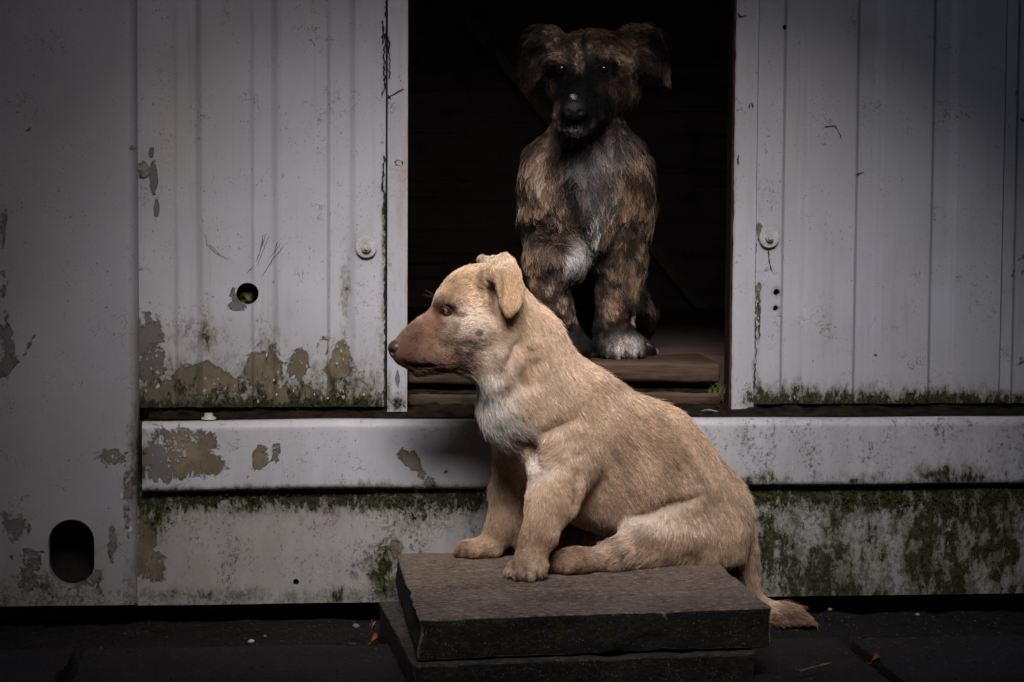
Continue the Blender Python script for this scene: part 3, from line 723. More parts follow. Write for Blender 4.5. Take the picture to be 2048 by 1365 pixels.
def grass_tuft(name, px, py, Y, n, h, label, seed, mat):
    r = random.Random(seed); V = []; Fc = []; b0 = P(px, py, Y); hh_ = h
    for i in range(n):
        base = b0 + Vector((r.gauss(0, .008), r.gauss(0, .004), 0)); an = r.uniform(-1.2, 1.2); L = hh_ * r.uniform(.5, 1.1); wd = .0009
        prev = None
        for s in range(5):
            t = s / 4; p = base + Vector((math.sin(an) * L * t * t * .9, -L * .25 * t, L * (t - .35 * t * t)))
            q = Vector((wd * (1 - t) + .0001, 0, 0)); o_ = len(V); V += [(p - q)[:], (p + q)[:]]
            if prev is not None: Fc.append((prev, prev + 1, o_ + 1, o_))
            prev = o_
    return tag(mesh_obj(name, V, Fc, mat), label, 'grass tuft')
GRASS = plain('grass_blade', (.10, .13, .035), .6)
grass_tuft('grass_tuft', 1428, 786, YD + .02, 14, .022, 'small green grass tuft growing beside the planks at the right jamb', 4, GRASS)
grass_tuft('grass_tuft', 772, 1172, YK - .01, 16, .028, 'small pale grass tuft growing beside the back corner of the slabs', 8, GRASS)

def pebble(px, py, r, c, label, seed):
    g = G(px, py, .012); m = M(g)
    o_ = lump('pebble', (g.x, g.y, .012 + r * m * .5), (r * m, r * m * .9, r * m * .65), plain('pebble_stone', c, .8), None, seed, .4, 2)
    return tag(o_, label, 'pebble', 'pebbles on the dark ground')
pebble(502, 1287, 7, (.5, .48, .45), 'white pebble on the dark ground left of the stacked slabs', 5)
pebble(712, 1256, 7, (.16, .14, .12), 'grey pebble on dark ground close to the slabs and orange leaves', 6)
pebble(530, 1275, 4, (.2, .17, .13), 'tiny brown pebble behind the white pebble', 7)
pebble(1835, 1232, 5, (.25, .2, .12), 'small yellowish pebble on dark ground near the right skirting', 8)
pebble(1660, 1222, 5, (.2, .17, .07), 'small olive pebble on dark ground behind the tail tip', 9)
def grit(n, seed):
    r = random.Random(seed); V = []; Fc = []
    for _ in range(n):
        x, y = r.uniform(-.9, 1.1), r.uniform(-.75, .0); q = r.uniform(.0008, .0028); z = (.012 if y < yb else .001); o_ = len(V)
        for dx, dy, dz in ((-1, 0, 0), (1, 0, 0), (0, -1, 0), (0, 1, 0), (0, 0, .8), (0, 0, -.4)): V.append((x + q * dx * r.uniform(.6, 1.3), y + q * dy * r.uniform(.6, 1.3), z + q * (.4 + dz * r.uniform(.6, 1.2))))
        for a, b in ((0, 2), (2, 1), (1, 3), (3, 0)): Fc += [(o_ + a, o_ + b, o_ + 4), (o_ + b, o_ + a, o_ + 5)]
    return tag(mesh_obj('grit', V, Fc, plain('grit_stone', (.035, .030, .028), .85, var=.8)), kind='stuff')
grit(2600, 5)
def leaf(px, py, r, ang, label, seed, c=(.26, .085, .025)):
    g = G(px, py, .013); m = M(g); rr = random.Random(seed); bm = bmesh.new(); n = 9; L = r * m * 2
    rows = []
    for i in range(n):
        t = i / (n - 1); wd = L * .36 * math.sin(math.pi * min(1, t * .93 + .04)) ** .8
        rows.append([bm.verts.new((L * (t - .5), wd * s, .003 + .006 * abs(s) * abs(s) + .008 * math.sin(t * 3) + rr.uniform(0, .0015))) for s in (-1, -.5, 0, .5, 1)])
    for a_, b_ in zip(rows[:-1], rows[1:]):
        for i in range(4): bm.faces.new((a_[i], b_[i], b_[i + 1], a_[i + 1]))
    st = [bm.verts.new((-L * .5 - L * .3 * k_, .0008 * s, .004 + .002 * k_)) for k_ in (0, 1) for s in (-1, 1)]
    bm.faces.new((st[0], st[1], st[3], st[2]))
    mt = Matrix.Translation((g.x, g.y, .013)) @ Matrix.Rotation(ang, 4, 'Z') @ Matrix.Rotation(.5, 4, 'X')
    bmesh.ops.transform(bm, matrix=mt, verts=bm.verts)
    o_ = bm_obj('fallen_leaf', bm, plain('dry_leaf', c, .6), None, True)
    return tag(o_, label, 'leaf', 'fallen leaves on the dark ground')
leaf(746, 1292, 10, .6, 'orange fallen leaf on the ground at the left foot of the slabs', 3)
leaf(737, 1264, 6, 2.0, 'smaller orange fallen leaf just behind the bigger orange one', 4)
leaf(1748, 1333, 9, .2, 'dull orange leaf scrap on the dark ground in the lower right', 5, (.3, .12, .04))
tw = bmesh.new()
pts = [G(1600, 1343, .02), G(1640, 1332, .022), G(1662, 1327, .024)]
for a_, b_ in zip(pts[:-1], pts[1:]):
    dv = b_ - a_; mt = Matrix.Translation((a_ + b_) / 2) @ dv.to_track_quat('Z', 'Y').to_matrix().to_4x4()
    bmesh.ops.create_cone(tw, cap_ends=True, segments=8, radius1=.002, radius2=.0016, depth=dv.length * 1.04, matrix=mt)
tag(bm_obj('twig', tw, plain('twig_bark', (.16, .12, .09)), None, True), 'short pale twig on the dark ground right of the slabs', 'twig')

# ------------------------------------------------------------------ animals: one smooth skin from blended tapered limbs
class Body:
    def __init__(s, lo, hi, h):
        s.lo = np.array(lo, float); s.h = h; s.n = np.ceil((np.array(hi) - s.lo) / h).astype(int) + 1
        s.D = np.full(s.n, .5, np.float32)
    def _sub(s, lo, hi):
        a = np.clip(np.floor((lo - s.lo) / s.h).astype(int), 0, s.n - 1); b = np.clip(np.ceil((hi - s.lo) / s.h).astype(int) + 1, 1, s.n)
        sl = tuple(slice(i, j) for i, j in zip(a, b))
        ax = [s.lo[k] + s.h * np.arange(a[k], b[k], dtype=np.float32) for k in range(3)]
        return sl, np.meshgrid(*ax, indexing='ij')
    def _join(s, sl, d, k, sub):
        A = s.D[sl]
        if sub:
            d = -d; hh = np.maximum(k - np.abs(A - d), 0) / k; s.D[sl] = np.maximum(A, d) + hh * hh * k * .25
        else:
            hh = np.maximum(k - np.abs(A - d), 0) / k; s.D[sl] = np.minimum(A, d) - hh * hh * k * .25
    def cone(s, a, b, ra, rb, k=.02, sy=1.0, sub=False):
        a, b = np.array(a, float), np.array(b, float); mg = max(ra, rb) * max(1, sy) + k + .012
        sl, (X, Y, Z) = s._sub(np.minimum(a, b) - mg, np.maximum(a, b) + mg)
        Y = Y / sy; a = a / np.array([1, sy, 1]); b = b / np.array([1, sy, 1])
        ba = b - a; L2 = max(float(ba @ ba), 1e-12)
        t = np.clip(((X - a[0]) * ba[0] + (Y - a[1]) * ba[1] + (Z - a[2]) * ba[2]) / L2, 0, 1)
        d = np.sqrt((X - a[0] - t * ba[0]) ** 2 + (Y - a[1] - t * ba[1]) ** 2 + (Z - a[2] - t * ba[2]) ** 2) - (ra + (rb - ra) * t)
        s._join(sl, d, k, sub)
    def ell(s, c, r, rot=0.0, k=.02, sub=False):
        c = np.array(c, float); r = np.array(r, float); mg = r.max() + k + .012
        sl, (X, Y, Z) = s._sub(c - mg, c + mg); X = X - c[0]; Y = Y - c[1]; Z = Z - c[2]
        ca, sa = math.cos(rot), math.sin(rot); X, Z = X * ca + Z * sa, -X * sa + Z * ca
        k0 = np.sqrt((X / r[0]) ** 2 + (Y / r[1]) ** 2 + (Z / r[2]) ** 2); k1 = np.sqrt((X / r[0] ** 2) ** 2 + (Y / r[1] ** 2) ** 2 + (Z / r[2] ** 2) ** 2)
        s._join(sl, k0 * (k0 - 1) / np.maximum(k1, 1e-6), k, sub)
    def plate(s, poly, yfun, th, k=.006, rnd=.003):
        """a leaf of skin (an ear): outline in x,z, following the depth yfun(x,z)"""
        poly = np.array(poly, float); lo = np.array([poly[:, 0].min(), 0, poly[:, 1].min()]); hi = np.array([poly[:, 0].max(), 0, poly[:, 1].max()])
        yy = yfun(poly[:, 0], poly[:, 1]); lo[1] = yy.min() - .03; hi[1] = yy.max() + .03
        sl, (X, Y, Z) = s._sub(lo - .02, hi + .02)
        d = np.full(X.shape, 9.0); sg = np.ones(X.shape)
        n = len(poly)
        for i in range(n):
            a, b = poly[i], poly[(i + 1) % n]; e = b - a; wx, wz = X - a[0], Z - a[1]
            t = np.clip((wx * e[0] + wz * e[1]) / (e @ e), 0, 1); d = np.minimum(d, (wx - e[0] * t) ** 2 + (wz - e[1] * t) ** 2)
            c1, c2, c3 = Z >= a[1], Z < b[1], e[0] * wz > e[1] * wx
            sg = np.where((c1 & c2 & c3) | (~c1 & ~c2 & ~c3), -sg, sg)
        d2 = sg * np.sqrt(d) + rnd
        dy = np.abs(Y - yfun(X, Z)) - th
        dd = np.minimum(np.maximum(d2, dy), 0) + np.sqrt(np.maximum(d2, 0) ** 2 + np.maximum(dy, 0) ** 2) - rnd
        s._join(sl, dd, k, False)
    def sample(s, p):
        q = (np.asarray(p) - s.lo) / s.h; i = np.clip(np.floor(q).astype(int), 0, s.n - 2); u = q - i; r = 0
        for a in (0, 1):
            for b in (0, 1):
                for c in (0, 1):
                    r = r + s.D[i[..., 0] + a, i[..., 1] + b, i[..., 2] + c] * (u[..., 0] if a else 1 - u[..., 0]) * (u[..., 1] if b else 1 - u[..., 1]) * (u[..., 2] if c else 1 - u[..., 2])
        return r
    def hit(s, px, py):
        dv = ray(px, py).normalized(); y0, y1 = s.lo[1] + .002, s.lo[1] + (s.n[1] - 2) * s.h
        ts = np.arange((y0 - CAM.y) / dv.y, (y1 - CAM.y) / dv.y, .001); pts = np.array(CAM) + ts[:, None] * np.array(dv)
        v = s.sample(pts); w_ = np.nonzero(v < 0)[0]
        return Vector(pts[w_[0]]) if len(w_) else None
    def normal(s, p):
        p = np.array(p); e = .004
        g = np.array([s.sample(p + np.eye(3)[i] * e) - s.sample(p - np.eye(3)[i] * e) for i in range(3)]); return Vector(g / (np.linalg.norm(g) + 1e-9))
    def mesh(s):
        D = s.D; ins = D < 0
        c = [D[a:D.shape[0] - 1 + a, b:D.shape[1] - 1 + b, e:D.shape[2] - 1 + e] for a in (0, 1) for b in (0, 1) for e in (0, 1)]
        cnt = sum((x < 0).astype(np.int8) for x in c); act = (cnt > 0) & (cnt < 8)
        I = np.argwhere(act); vals = np.stack([x[act] for x in c], 1)
        off = np.array([(a, b, e) for a in (0, 1) for b in (0, 1) for e in (0, 1)], float)
        acc = np.zeros((len(I), 3)); num = np.zeros(len(I))
        for i in range(8):
            for j in range(i + 1, 8):
                if np.abs(off[i] - off[j]).sum() != 1: continue
                a, b = vals[:, i], vals[:, j]; m_ = (a < 0) != (b < 0); t = np.where(m_, a / np.where(m_, a - b, 1), 0)
                acc += m_[:, None] * (off[i] + t[:, None] * (off[j] - off[i])); num += m_
        V = s.lo + s.h * (I + acc / num[:, None])
        idm = -np.ones(act.shape, int); idm[tuple(I.T)] = np.arange(len(I)); Fs = []
        for ax in range(3):
            sl0 = [slice(None)] * 3; sl1 = [slice(None)] * 3; sl0[ax] = slice(0, -1); sl1[ax] = slice(1, None)
            A, B = ins[tuple(sl0)], ins[tuple(sl1)]; ch = A != B
            E = np.argwhere(ch); o1, o2 = [k for k in range(3) if k != ax]
            ok = (E[:, o1] > 0) & (E[:, o2] > 0) & (E[:, o1] < D.shape[o1] - 1) & (E[:, o2] < D.shape[o2] - 1); E = E[ok]
            fl_ = A[tuple(E.T)]
            def cell(d1, d2):
                q = E.copy(); q[:, o1] -= d1; q[:, o2] -= d2; return idm[tuple(q.T)]
            q = np.stack([cell(1, 1), cell(0, 1), cell(0, 0), cell(1, 0)], 1)
            flip = fl_ if ax != 1 else ~fl_
            q[~flip] = q[~flip][:, ::-1]; Fs.append(q)
        return V, np.concatenate(Fs)

def tri_normals(V, Q):
    n = np.cross(V[Q[:, 2]] - V[Q[:, 0]], V[Q[:, 3]] - V[Q[:, 1]])
    vn_ = np.zeros_like(V)
    for i in range(4): np.add.at(vn_, Q[:, i], n)
    return vn_ / np.maximum(np.linalg.norm(vn_, axis=1), 1e-12)[:, None]

def blend_colours(V, base, spots, pxy):
    """coat: base colour, then patches (px, py, rx, ry, colour, strength, softness)"""
    C = base.copy(); X, Y = pxy
    wob = (fbm(V, 55, 3, 71) - .5)
    for (px, py, rx, ry, c, st, so) in spots:
        d = np.sqrt(((X - px) / rx) ** 2 + ((Y - py) / ry) ** 2) + wob * .7
        m = st * (1 - sst(1 - so, 1 + so, d)); C = C * (1 - m[:, None]) + np.array(c) * m[:, None]
    return C

def grow_fur(name, parent, B, V, Q, n, spec, mat, seed=1):
    """hair strands rooted on the skin: spec has flow guides, length, colour"""
    r = np.random.default_rng(seed)
    N = tri_normals(V, Q)
    area = np.linalg.norm(np.cross(V[Q[:, 2]] - V[Q[:, 0]], V[Q[:, 3]] - V[Q[:, 1]]), axis=1)
    fc = V[Q].mean(1); fnm = N[Q].mean(1); view = np.array(CAM) - fc; view /= np.linalg.norm(view, axis=1)[:, None]
    facing = (fnm * view).sum(1); wgt = area * np.where(facing > -.25, 1.0, .3)
    fx, fy = proj(fc); wgt = wgt * spec['density'](fx, fy, fc)
    f = r.choice(len(Q), n, p=wgt / wgt.sum())
    u, v = r.random((2, n))
    A = ((1 - u) * (1 - v))[:, None]; Bq = (u * (1 - v))[:, None]; Cq = (u * v)[:, None]; Dq = ((1 - u) * v)[:, None]
    q = Q[f]; P0 = A * V[q[:, 0]] + Bq * V[q[:, 1]] + Cq * V[q[:, 2]] + Dq * V[q[:, 3]]
    Nn = A * N[q[:, 0]] + Bq * N[q[:, 1]] + Cq * N[q[:, 2]] + Dq * N[q[:, 3]]; Nn /= np.linalg.norm(Nn, axis=1)[:, None]
    X, Y = proj(P0)
    L = spec['length'](X, Y, P0) * (1 + spec.get('lvar', .3) * r.normal(0, 1, n).clip(-2, 2) * .6)
    fly = r.random(n) < spec.get('fly', .05); L = np.where(fly, L * spec.get('flyl', 1.3), L)
    keep = L > .0006; fly = fly[keep]; P0, Nn, X, Y, L = P0[keep], Nn[keep], X[keep], Y[keep], L[keep]; n = len(L)
    g = np.array([(a, b, c, d, (e[0] if e else 0)) for a, b, c, d, *e in spec['flow']])
    wt = 1 / (((X[:, None] - g[None, :, 0]) ** 2 + (Y[:, None] - g[None, :, 1]) ** 2) + 300) ** 1.6
    wt /= wt.sum(1)[:, None]; gd = g[:, 2:4] / np.linalg.norm(g[:, 2:4], axis=1)[:, None]
    d2 = wt @ gd; dep = wt @ g[:, 4]
    rt = np.array(ROT @ Vector((1, 0, 0))); up = np.array(ROT @ Vector((0, 1, 0))); fw = np.array(ROT @ Vector((0, 0, -1)))
    D = d2[:, :1] * rt - d2[:, 1:] * up + dep[:, None] * fw
    sw = spec.get('swirl', .4)
    nz = np.stack([fbm(P0, spec.get('swf', 22), 3, 81) - .5, fbm(P0, spec.get('swf', 22), 3, 91) - .5, fbm(P0, spec.get('swf', 22), 3, 101) - .5], 1)
    D = D + nz * sw * 2 + r.normal(0, spec.get('jit', .12), (n, 3))
    D -= (D * Nn).sum(1)[:, None] * Nn; D /= np.linalg.norm(D, axis=1)[:, None] + 1e-9
    lift = spec['lift'] * (1 + .3 * r.normal(0, 1, n)); lift = np.clip(np.where(fly, lift * 2.0, lift), .05, 2)[:, None]
    K = spec.get('pts', 5); T = np.linspace(0, 1, K)
    S = np.zeros((n, K, 3)); bend = spec.get('bend', .8)
    gz = np.array([0, 0, -1.0])
    side = np.cross(Nn, D)
    ph = r.random(n) * 6.28 + fbm(P0, 40, 2, 5) * 12; wav = spec.get('wave', 0.0)
    cur = P0 - Nn * np.minimum(.0006, L * .06)[:, None]; S[:, 0] = cur
    for k in range(1, K):
        t = T[k]
        dd = D + Nn * lift * (1 - bend * t) + gz * spec.get('grav', 0.0) * t
        if wav: dd = dd + side * (wav * np.cos(ph + t * 6.5))[:, None]
        dd /= np.linalg.norm(dd, axis=1)[:, None]
        cur = cur + dd * (L / (K - 1))[:, None]; S[:, k] = cur
    cs = spec.get('clump', 0); cf = spec['clumpf'](X, Y) if 'clumpf' in spec else np.ones(n)
    cf = np.where(fly, 0.0, cf)
    if cs:
        m = max(10, n // spec.get('per', 25)); ci = r.choice(n, m, replace=False); kd = kdtree.KDTree(m)
        for j, i in enumerate(ci): kd.insert(P0[i], j)
        kd.balance(); near = np.array([ci[kd.find(p)[1]] for p in P0])
        for k in range(1, K):
            a = cs * cf * T[k] ** 1.2
            tgt = S[near, k]; S[:, k] += (tgt - S[:, k]) * (a * (.7 + .3 * r.random(n)))[:, None]
    C = spec['colour'](P0, X, Y) * (1 + spec.get('cvar', .16) * r.normal(0, 1, n).clip(-2, 2))[:, None]
    if cs: C = C * (1 + spec.get('tint', .22) * cf * r.normal(0, 1, n).clip(-1.8, 2.2)[near])[:, None]
    if 'streak' in spec:
        sx, sz, f_, am = spec['streak']; q1 = P0[:, 0] * sx + P0[:, 2] * sz; q2 = P0[:, 0] * sz - P0[:, 2] * sx
        C = C * (1 + am * 2 * (fbm(np.stack([q1 * .16, P0[:, 1] * .4, q2], 1), f_, 3, 44) - .5))[:, None]
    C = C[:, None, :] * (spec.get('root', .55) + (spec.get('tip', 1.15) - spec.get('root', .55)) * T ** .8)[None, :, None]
    hc = bpy.data.hair_curves.new(name); hc.add_curves([K] * n)
    hc.attributes['position'].data.foreach_set('vector', (S - np.array(parent['_wl'])).astype(np.float32).ravel())
    ra = hc.attributes.get('radius') or hc.attributes.new('radius', 'FLOAT', 'POINT')
    rad = spec['radius'] * (1 - .8 * T ** 1.5)[None] * np.ones((n, 1)); ra.data.foreach_set('value', rad.astype(np.float32).ravel())
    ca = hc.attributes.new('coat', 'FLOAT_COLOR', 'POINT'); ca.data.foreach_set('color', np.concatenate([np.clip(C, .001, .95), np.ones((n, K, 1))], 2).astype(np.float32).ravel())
    hc.materials.append(mat)
    o = bpy.data.objects.new(name, hc); o.location = parent['_wl']; link(o, parent)
    return o

def hair_material(name, rough=.55, spec=.25):
    n = NT(name)
    return n.out(n.attr('coat', True), rough, None, spec)
def skin_material(name, rough=.7):
    n = NT(name); nb = n.bump(n.noise(300, 3, .6), .5, .001)
    return n.out(n.attr('coat', True), rough, nb, .25)
FUR = hair_material('short_fur'); FUR2 = hair_material('long_fur', .6, .15); SKIN = skin_material('dog_skin')

def make_skin(name, B, colour, k=1.0):
    V, Q = B.mesh()
    ob = mesh_obj(name, V, Q, SKIN, None, True)
    X, Y = proj(V); C = colour(V, X, Y) * k
    at = ob.data.attributes.new('coat', 'FLOAT_COLOR', 'POINT'); at.data.foreach_set('color', np.concatenate([np.clip(C, .001, .95), np.ones((len(V), 1))], 1).astype(np.float32).ravel())
    return ob, V, Q
def ball(name, c, r, mat, parent, axis=None, seg=24):
    """an eye or nose: unit sphere squashed to r and turned so that its local -Y looks along axis"""
    bm = bmesh.new(); bmesh.ops.create_uvsphere(bm, u_segments=seg, v_segments=seg // 2 + 4, radius=1)
    me = bpy.data.meshes.new(name); mt = Matrix.Diagonal((*r, 1)); bmesh.ops.transform(bm, matrix=mt, verts=bm.verts)
    if axis is not None:
        q = Vector((0, -1, 0)).rotation_difference(axis).to_matrix().to_4x4()
        bmesh.ops.transform(bm, matrix=q, verts=bm.verts)
    bm.to_mesh(me); bm.free(); me.shade_smooth(); me.materials.append(mat)
    o = bpy.data.objects.new(name, me); o.location = c; link(o, parent); return o
def eye_material(name, iris, axis, pr, ir):
    """eyeball with pupil and iris around the gaze axis (object space)"""
    n = NT(name)
    dp = n.t.nodes.new('ShaderNodeVectorMath'); dp.operation = 'NORMALIZE'; n.lk(n.tc.outputs['Object'], dp.inputs[0])
    dt = n.t.nodes.new('ShaderNodeVectorMath'); dt.operation = 'DOT_PRODUCT'; n.lk(dp.outputs[0], dt.inputs[0]); dt.inputs[1].default_value = axis
    v = dt.outputs['Value']
    c = n.mix(n.step(v, math.cos(ir) - .02, math.cos(ir) + .02), (.035, .02, .017), n.mix(n.step(n.noise(900, 3), .3, .7), iris, tuple(x * .6 for x in iris)))
    c = n.mix(n.step(v, math.cos(pr) - .012, math.cos(pr) + .012), c, (.004, .004, .004))
    m = n.out(c, .08, None, .6); n.b.inputs['Coat Weight'].default_value = .6; n.b.inputs['Coat Roughness'].default_value = .03
    return m
def mk(p): return np.array(P(*p))
print('setting %.1fs' % (time.time() - T0))

# ------------------------------------------------------------------ the tan dog on the slab
def build_tan_dog():
    lo, hi = P(770, 1275, -.3), P(1650, 490, -.3)
    B = Body((lo.x, -.30, .0), (P(1668, 1250, -.05).x, .07, hi.z + .01), .0029)
    def c(p, r, p2, r2, k=.02, sy=1.0, sub=False):
        a, b = P(*p), P(*p2); B.cone(a, b, r * M(a), r2 * M(b), k, sy, sub)
    def e(p, r, rot=0.0, k=.02, sub=False):
        a = P(*p); m = M(a); B.ell(a, [x * m for x in r], rot, k, sub)
    yf = G(1050, 1162, ZS).y + .022; yh = G(1150, 1148, ZS).y + .018; yff = min(G(960, 1116, ZS).y + .018, -.035)
    # trunk
    c((1385, 1018, -.062), 106, (1290, 932, -.08), 119, .03, .86)
    c((1290, 932, -.08), 119, (1140, 852, -.105), 117, .03, .84)
    c((1140, 852, -.105), 117, (1071, 806, -.125), 99, .03, .84)
    c((1215, 945, -.085), 92, (1330, 990, -.08), 108, .03, .86)
    e((1432, 1045, -.06), (70, 66, 84), 0, .03)
    # breast and neck
    e((1045, 818, -.128), (74, 76, 74), 0, .03)
    c((1080, 792, -.125), 107, (1041, 698, -.14), 83, .03, .84)
    c((1041, 698, -.14), 83, (1002, 632, -.148), 66, .03, .84)
    # loose skin of the throat
    c((985, 735, -.165), 30, (1030, 800, -.17), 36, .03)
    # head
    e((970, 618, -.15), (84, 70, 80), .15, .02)
    e((940, 590, -.15), (66, 60, 52), .45, .02)
    c((990, 655, -.15), 68, (930, 684, -.15), 50, .025, .86)
    c((905, 657, -.15), 58, (852, 688, -.15), 46, .02, .72)
    c((852, 688, -.15), 46, (820, 700, -.15), 33, .02, .72)
    c((820, 701, -.15), 32, (809, 705, -.15), 22, .012, .8)
    for s in (-1, 1):
        c((893, 601, -.15 + s * .021), 22, (915, 596, -.15 + s * .032), 20, .015)      # brow
        c((905, 662, -.15 + s * .022), 26, (950, 662, -.15 + s * .038), 32, .02)       # cheekbone
        c((840, 712, -.15 + s * .010), 24, (895, 716, -.15 + s * .018), 24, .012, .8)      # flews
    for s in (-1, 1):
        e((955, 688, -.15 + s * .020), (44, 26, 40), 0, .02); c((960, 712, -.15 + s * .012), 26, (1000, 740, -.15 + s * .02), 34, .025)
    c((925, 716, -.15), 20, (832, 733, -.15), 12, .012, .9)                             # lower jaw
    c((965, 722, -.15), 26, (925, 716, -.15), 21, .02, .9)
    # mouth line, cut into the near and far side
    for s in (-1, 1):
        pts = [(806, 727), (830, 733), (858, 731), (884, 727), (904, 728)]
        for (x0, y0), (x1, y1) in zip(pts[:-1], pts[1:]):
            yy = lambda x: -.15 + s * (.0145 + .006 * min(1, max(0, (x - 806) / 90)))
            c((x0, y0, yy(x0)), 3.4, (x1, y1, yy(x1)), 3.4, .004, 1.6, True)
    # ears
    ye = P(1000, 560, -.15)
    def poly(pp, Y): return [(P(x, y, Y).x, P(x, y, Y).z) for x, y in pp]
    zt, zb = P(1000, 506, -.2).z, P(1000, 632, -.2).z
    flap = lambda X, Z: -.205 - .010 * np.clip((zt - Z) / (zt - zb), 0, 1) + .022 * np.clip((Z - (zt - .022)) / .022, 0, 1) ** 2
    B.plate(poly([(976, 556), (985, 537), (1006, 519), (1024, 524), (1036, 548), (1047, 577), (1046, 592), (1036, 615), (1017, 632), (1008, 630), (999, 610), (994, 585), (986, 566)], -.2), flap, .0028, .008, .004)
    B.plate(poly([(962, 566), (970, 548), (986, 528), (1009, 506), (1022, 518), (1036, 545), (1040, 570), (1000, 590)], -.19), lambda X, Z: -.190 + .0 * X, .006, .014, .005)
    c((972, 556, -.192), 12, (982, 590, -.19), 12, .010)
    c((1000, 560, -.175), 36, (1012, 600, -.178), 30, .02)
    e((983, 588, -.203), (9, 9, 26), .2, .008, True)                                     # ear opening
    c((965, 524, -.105), 11, (975, 540, -.108), 20, .012); c((990, 528, -.115), 16, (1000, 540, -.13), 26, .014)
    # near foreleg
    c((1132, 890, -.148), 54, (1116, 965, -.166), 46, .035, .75)
    c((1120, 940, -.166), 47, (1096, 1010, yf + .022), 39, .035, .8)
    c((1098, 1010, yf + .022), 40, (1080, 1068, yf + .008), 30, .02, .85)
    c((1080, 1068, yf + .008), 31, (1064, 1108, yf), 31, .02, .9)
    e((1057, 1128, yf), (33, 30, 24), .1, .012)
    e((1126, 1000, yf + .03), (20, 20, 28), 0, .03)
    c((1180, 985, -.095), 70, (1265, 1005, -.09), 62, .03, .86)
    for (x, y, r, dy) in ((1023, 1146, 13.5, .004), (1041, 1152, 14.5, -.013), (1063, 1152, 15, -.020), (1083, 1145, 13.5, -.013)):
        c((x + 4, y - 14, yf + dy + .004), r * .9, (x - 3, y, yf + dy), r * 1.0, .0028)
    # far foreleg
    c((1040, 890, -.075), 52, (1018, 985, yff), 35, .03, .8)
    c((1018, 985, yff), 35, (1010, 1050, yff), 31, .02, .85)
    c((1010, 1050, yff), 32, (985, 1088, yff - .004), 26, .02, .9)
    e((955, 1098, yff - .004), (40, 34, 18), -.12, .015)
    for (x, y, r, dy) in ((926, 1100, 13, .012), (922, 1103, 13.5, .001), (930, 1106, 13.5, -.010), (945, 1107, 12.5, -.020)):
        c((x + 16, y - 5, yff + dy), r * .9, (x, y, yff + dy), r * 1.05, .0028)
    # near hind leg: thigh, shank, long foot flat on the slab
    e((1392, 1070, -.095), (104, 62, 64), .12, .022)
    c((1370, 1062, -.118), 48, (1285, 1076, -.142), 32, .022)
    c((1285, 1074, -.142), 30, (1225, 1098, yh + .012), 22, .02)
    c((1330, 1105, -.125), 32, (1222, 1121, yh + .01), 21, .02)
    c((1228, 1114, yh + .01), 22, (1160, 1122, yh), 25, .015)
    e((1140, 1122, yh), (38, 34, 27), .05, .012)
    for (x, y, r, dy) in ((1116, 1120, 14, .016), (1112, 1127, 15, .003), (1118, 1133, 15, -.010), (1134, 1135, 14, -.020)):
        c((x + 18, y - 6, yh + dy), r * .9, (x, y, yh + dy), r * 1.05, .0028)
    e((1385, 1108, -.09), (100, 58, 32), 0, .02)
    # far hind foot peeping out behind the forelegs
    c((1045, 1092, -.055), 17, (1110, 1088, -.055), 15, .01); c((1110, 1088, -.055), 15, (1215, 1078, -.05), 24, .02)
    # tail over the edge and along the ground
    tl = [(1478, 1050, -.05, 32), (1500, 1098, -.052, 25), (1506, 1150, -.05, 20), (1516, 1196, -.045, 18), (1540, 1224, -.045, 19), (1576, 1233, -.05, 21), (1606, 1243, -.055, 13), (1632, 1250, -.058, 4)]
    tl = [(1470, 1040, -.05, 34), (1488, 1090, -.052, 25), (1494, 1145, -.05, 18), (1504, 1190, -.045, 17), (1532, 1222, -.045, 21), (1572, 1233, -.05, 24), (1602, 1242, -.055, 16), (1622, 1249, -.058, 7)]
    ta = np.array(tl); tt = np.linspace(0, len(tl) - 1, 29); ts = []
    for t in tt:
        i = min(int(t), len(tl) - 2); u = t - i; p0, p1, p2, p3 = ta[max(i - 1, 0)], ta[i], ta[i + 1], ta[min(i + 2, len(tl) - 1)]
        ts.append(.5 * (2 * p1 + (p2 - p0) * u + (2 * p0 - 5 * p1 + 4 * p2 - p3) * u * u + (3 * p1 - p0 - 3 * p2 + p3) * u ** 3))
    for a, b in zip(ts[:-1], ts[1:]): c(tuple(a[:3]), max(2, a[3]), tuple(b[:3]), max(2, b[3]), .004)
    def crease(pts, r, dep):
        h = [B.hit(x, y) for x, y in pts]
        for p, q in zip(h[:-1], h[1:]):
            if p is not None and q is not None:
                B.cone(p - B.normal(p) * dep, q - B.normal(q) * dep, r, r, .016, 1.0, True)
    crease([(1215, 1078), (1285, 1036), (1340, 1010), (1390, 997)], .0026, -.0025)
    crease([(1152, 1004), (1158, 955), (1156, 910)], .0022, -.0020)
    crease([(1085, 866), (1120, 852), (1150, 840)], .0014, -.0045)
    crease([(1005, 745), (1022, 715), (1030, 690)], .0022, -.0005)
    crease([(1062, 770), (1068, 730), (1062, 700)], .0016, -.0028)
    crease([(1072, 930), (1068, 905), (1050, 890)], .0035, .0)
    # eye sockets
    hp = P(891, 622, -.15)
    es = B.hit(891, 622); en = B.normal(es)
    for s in (0,):
        B.ell(es + en * .004, (.0092, .0075, .0070), .2, .005, True)
    BASE = np.array((.70, .50, .365)); WH = (.86, .78, .72); BR = (.20, .115, .065); MZ = (.130, .057, .040); DK = (.085, .05, .036)
    PK = (.25, .12, .095)
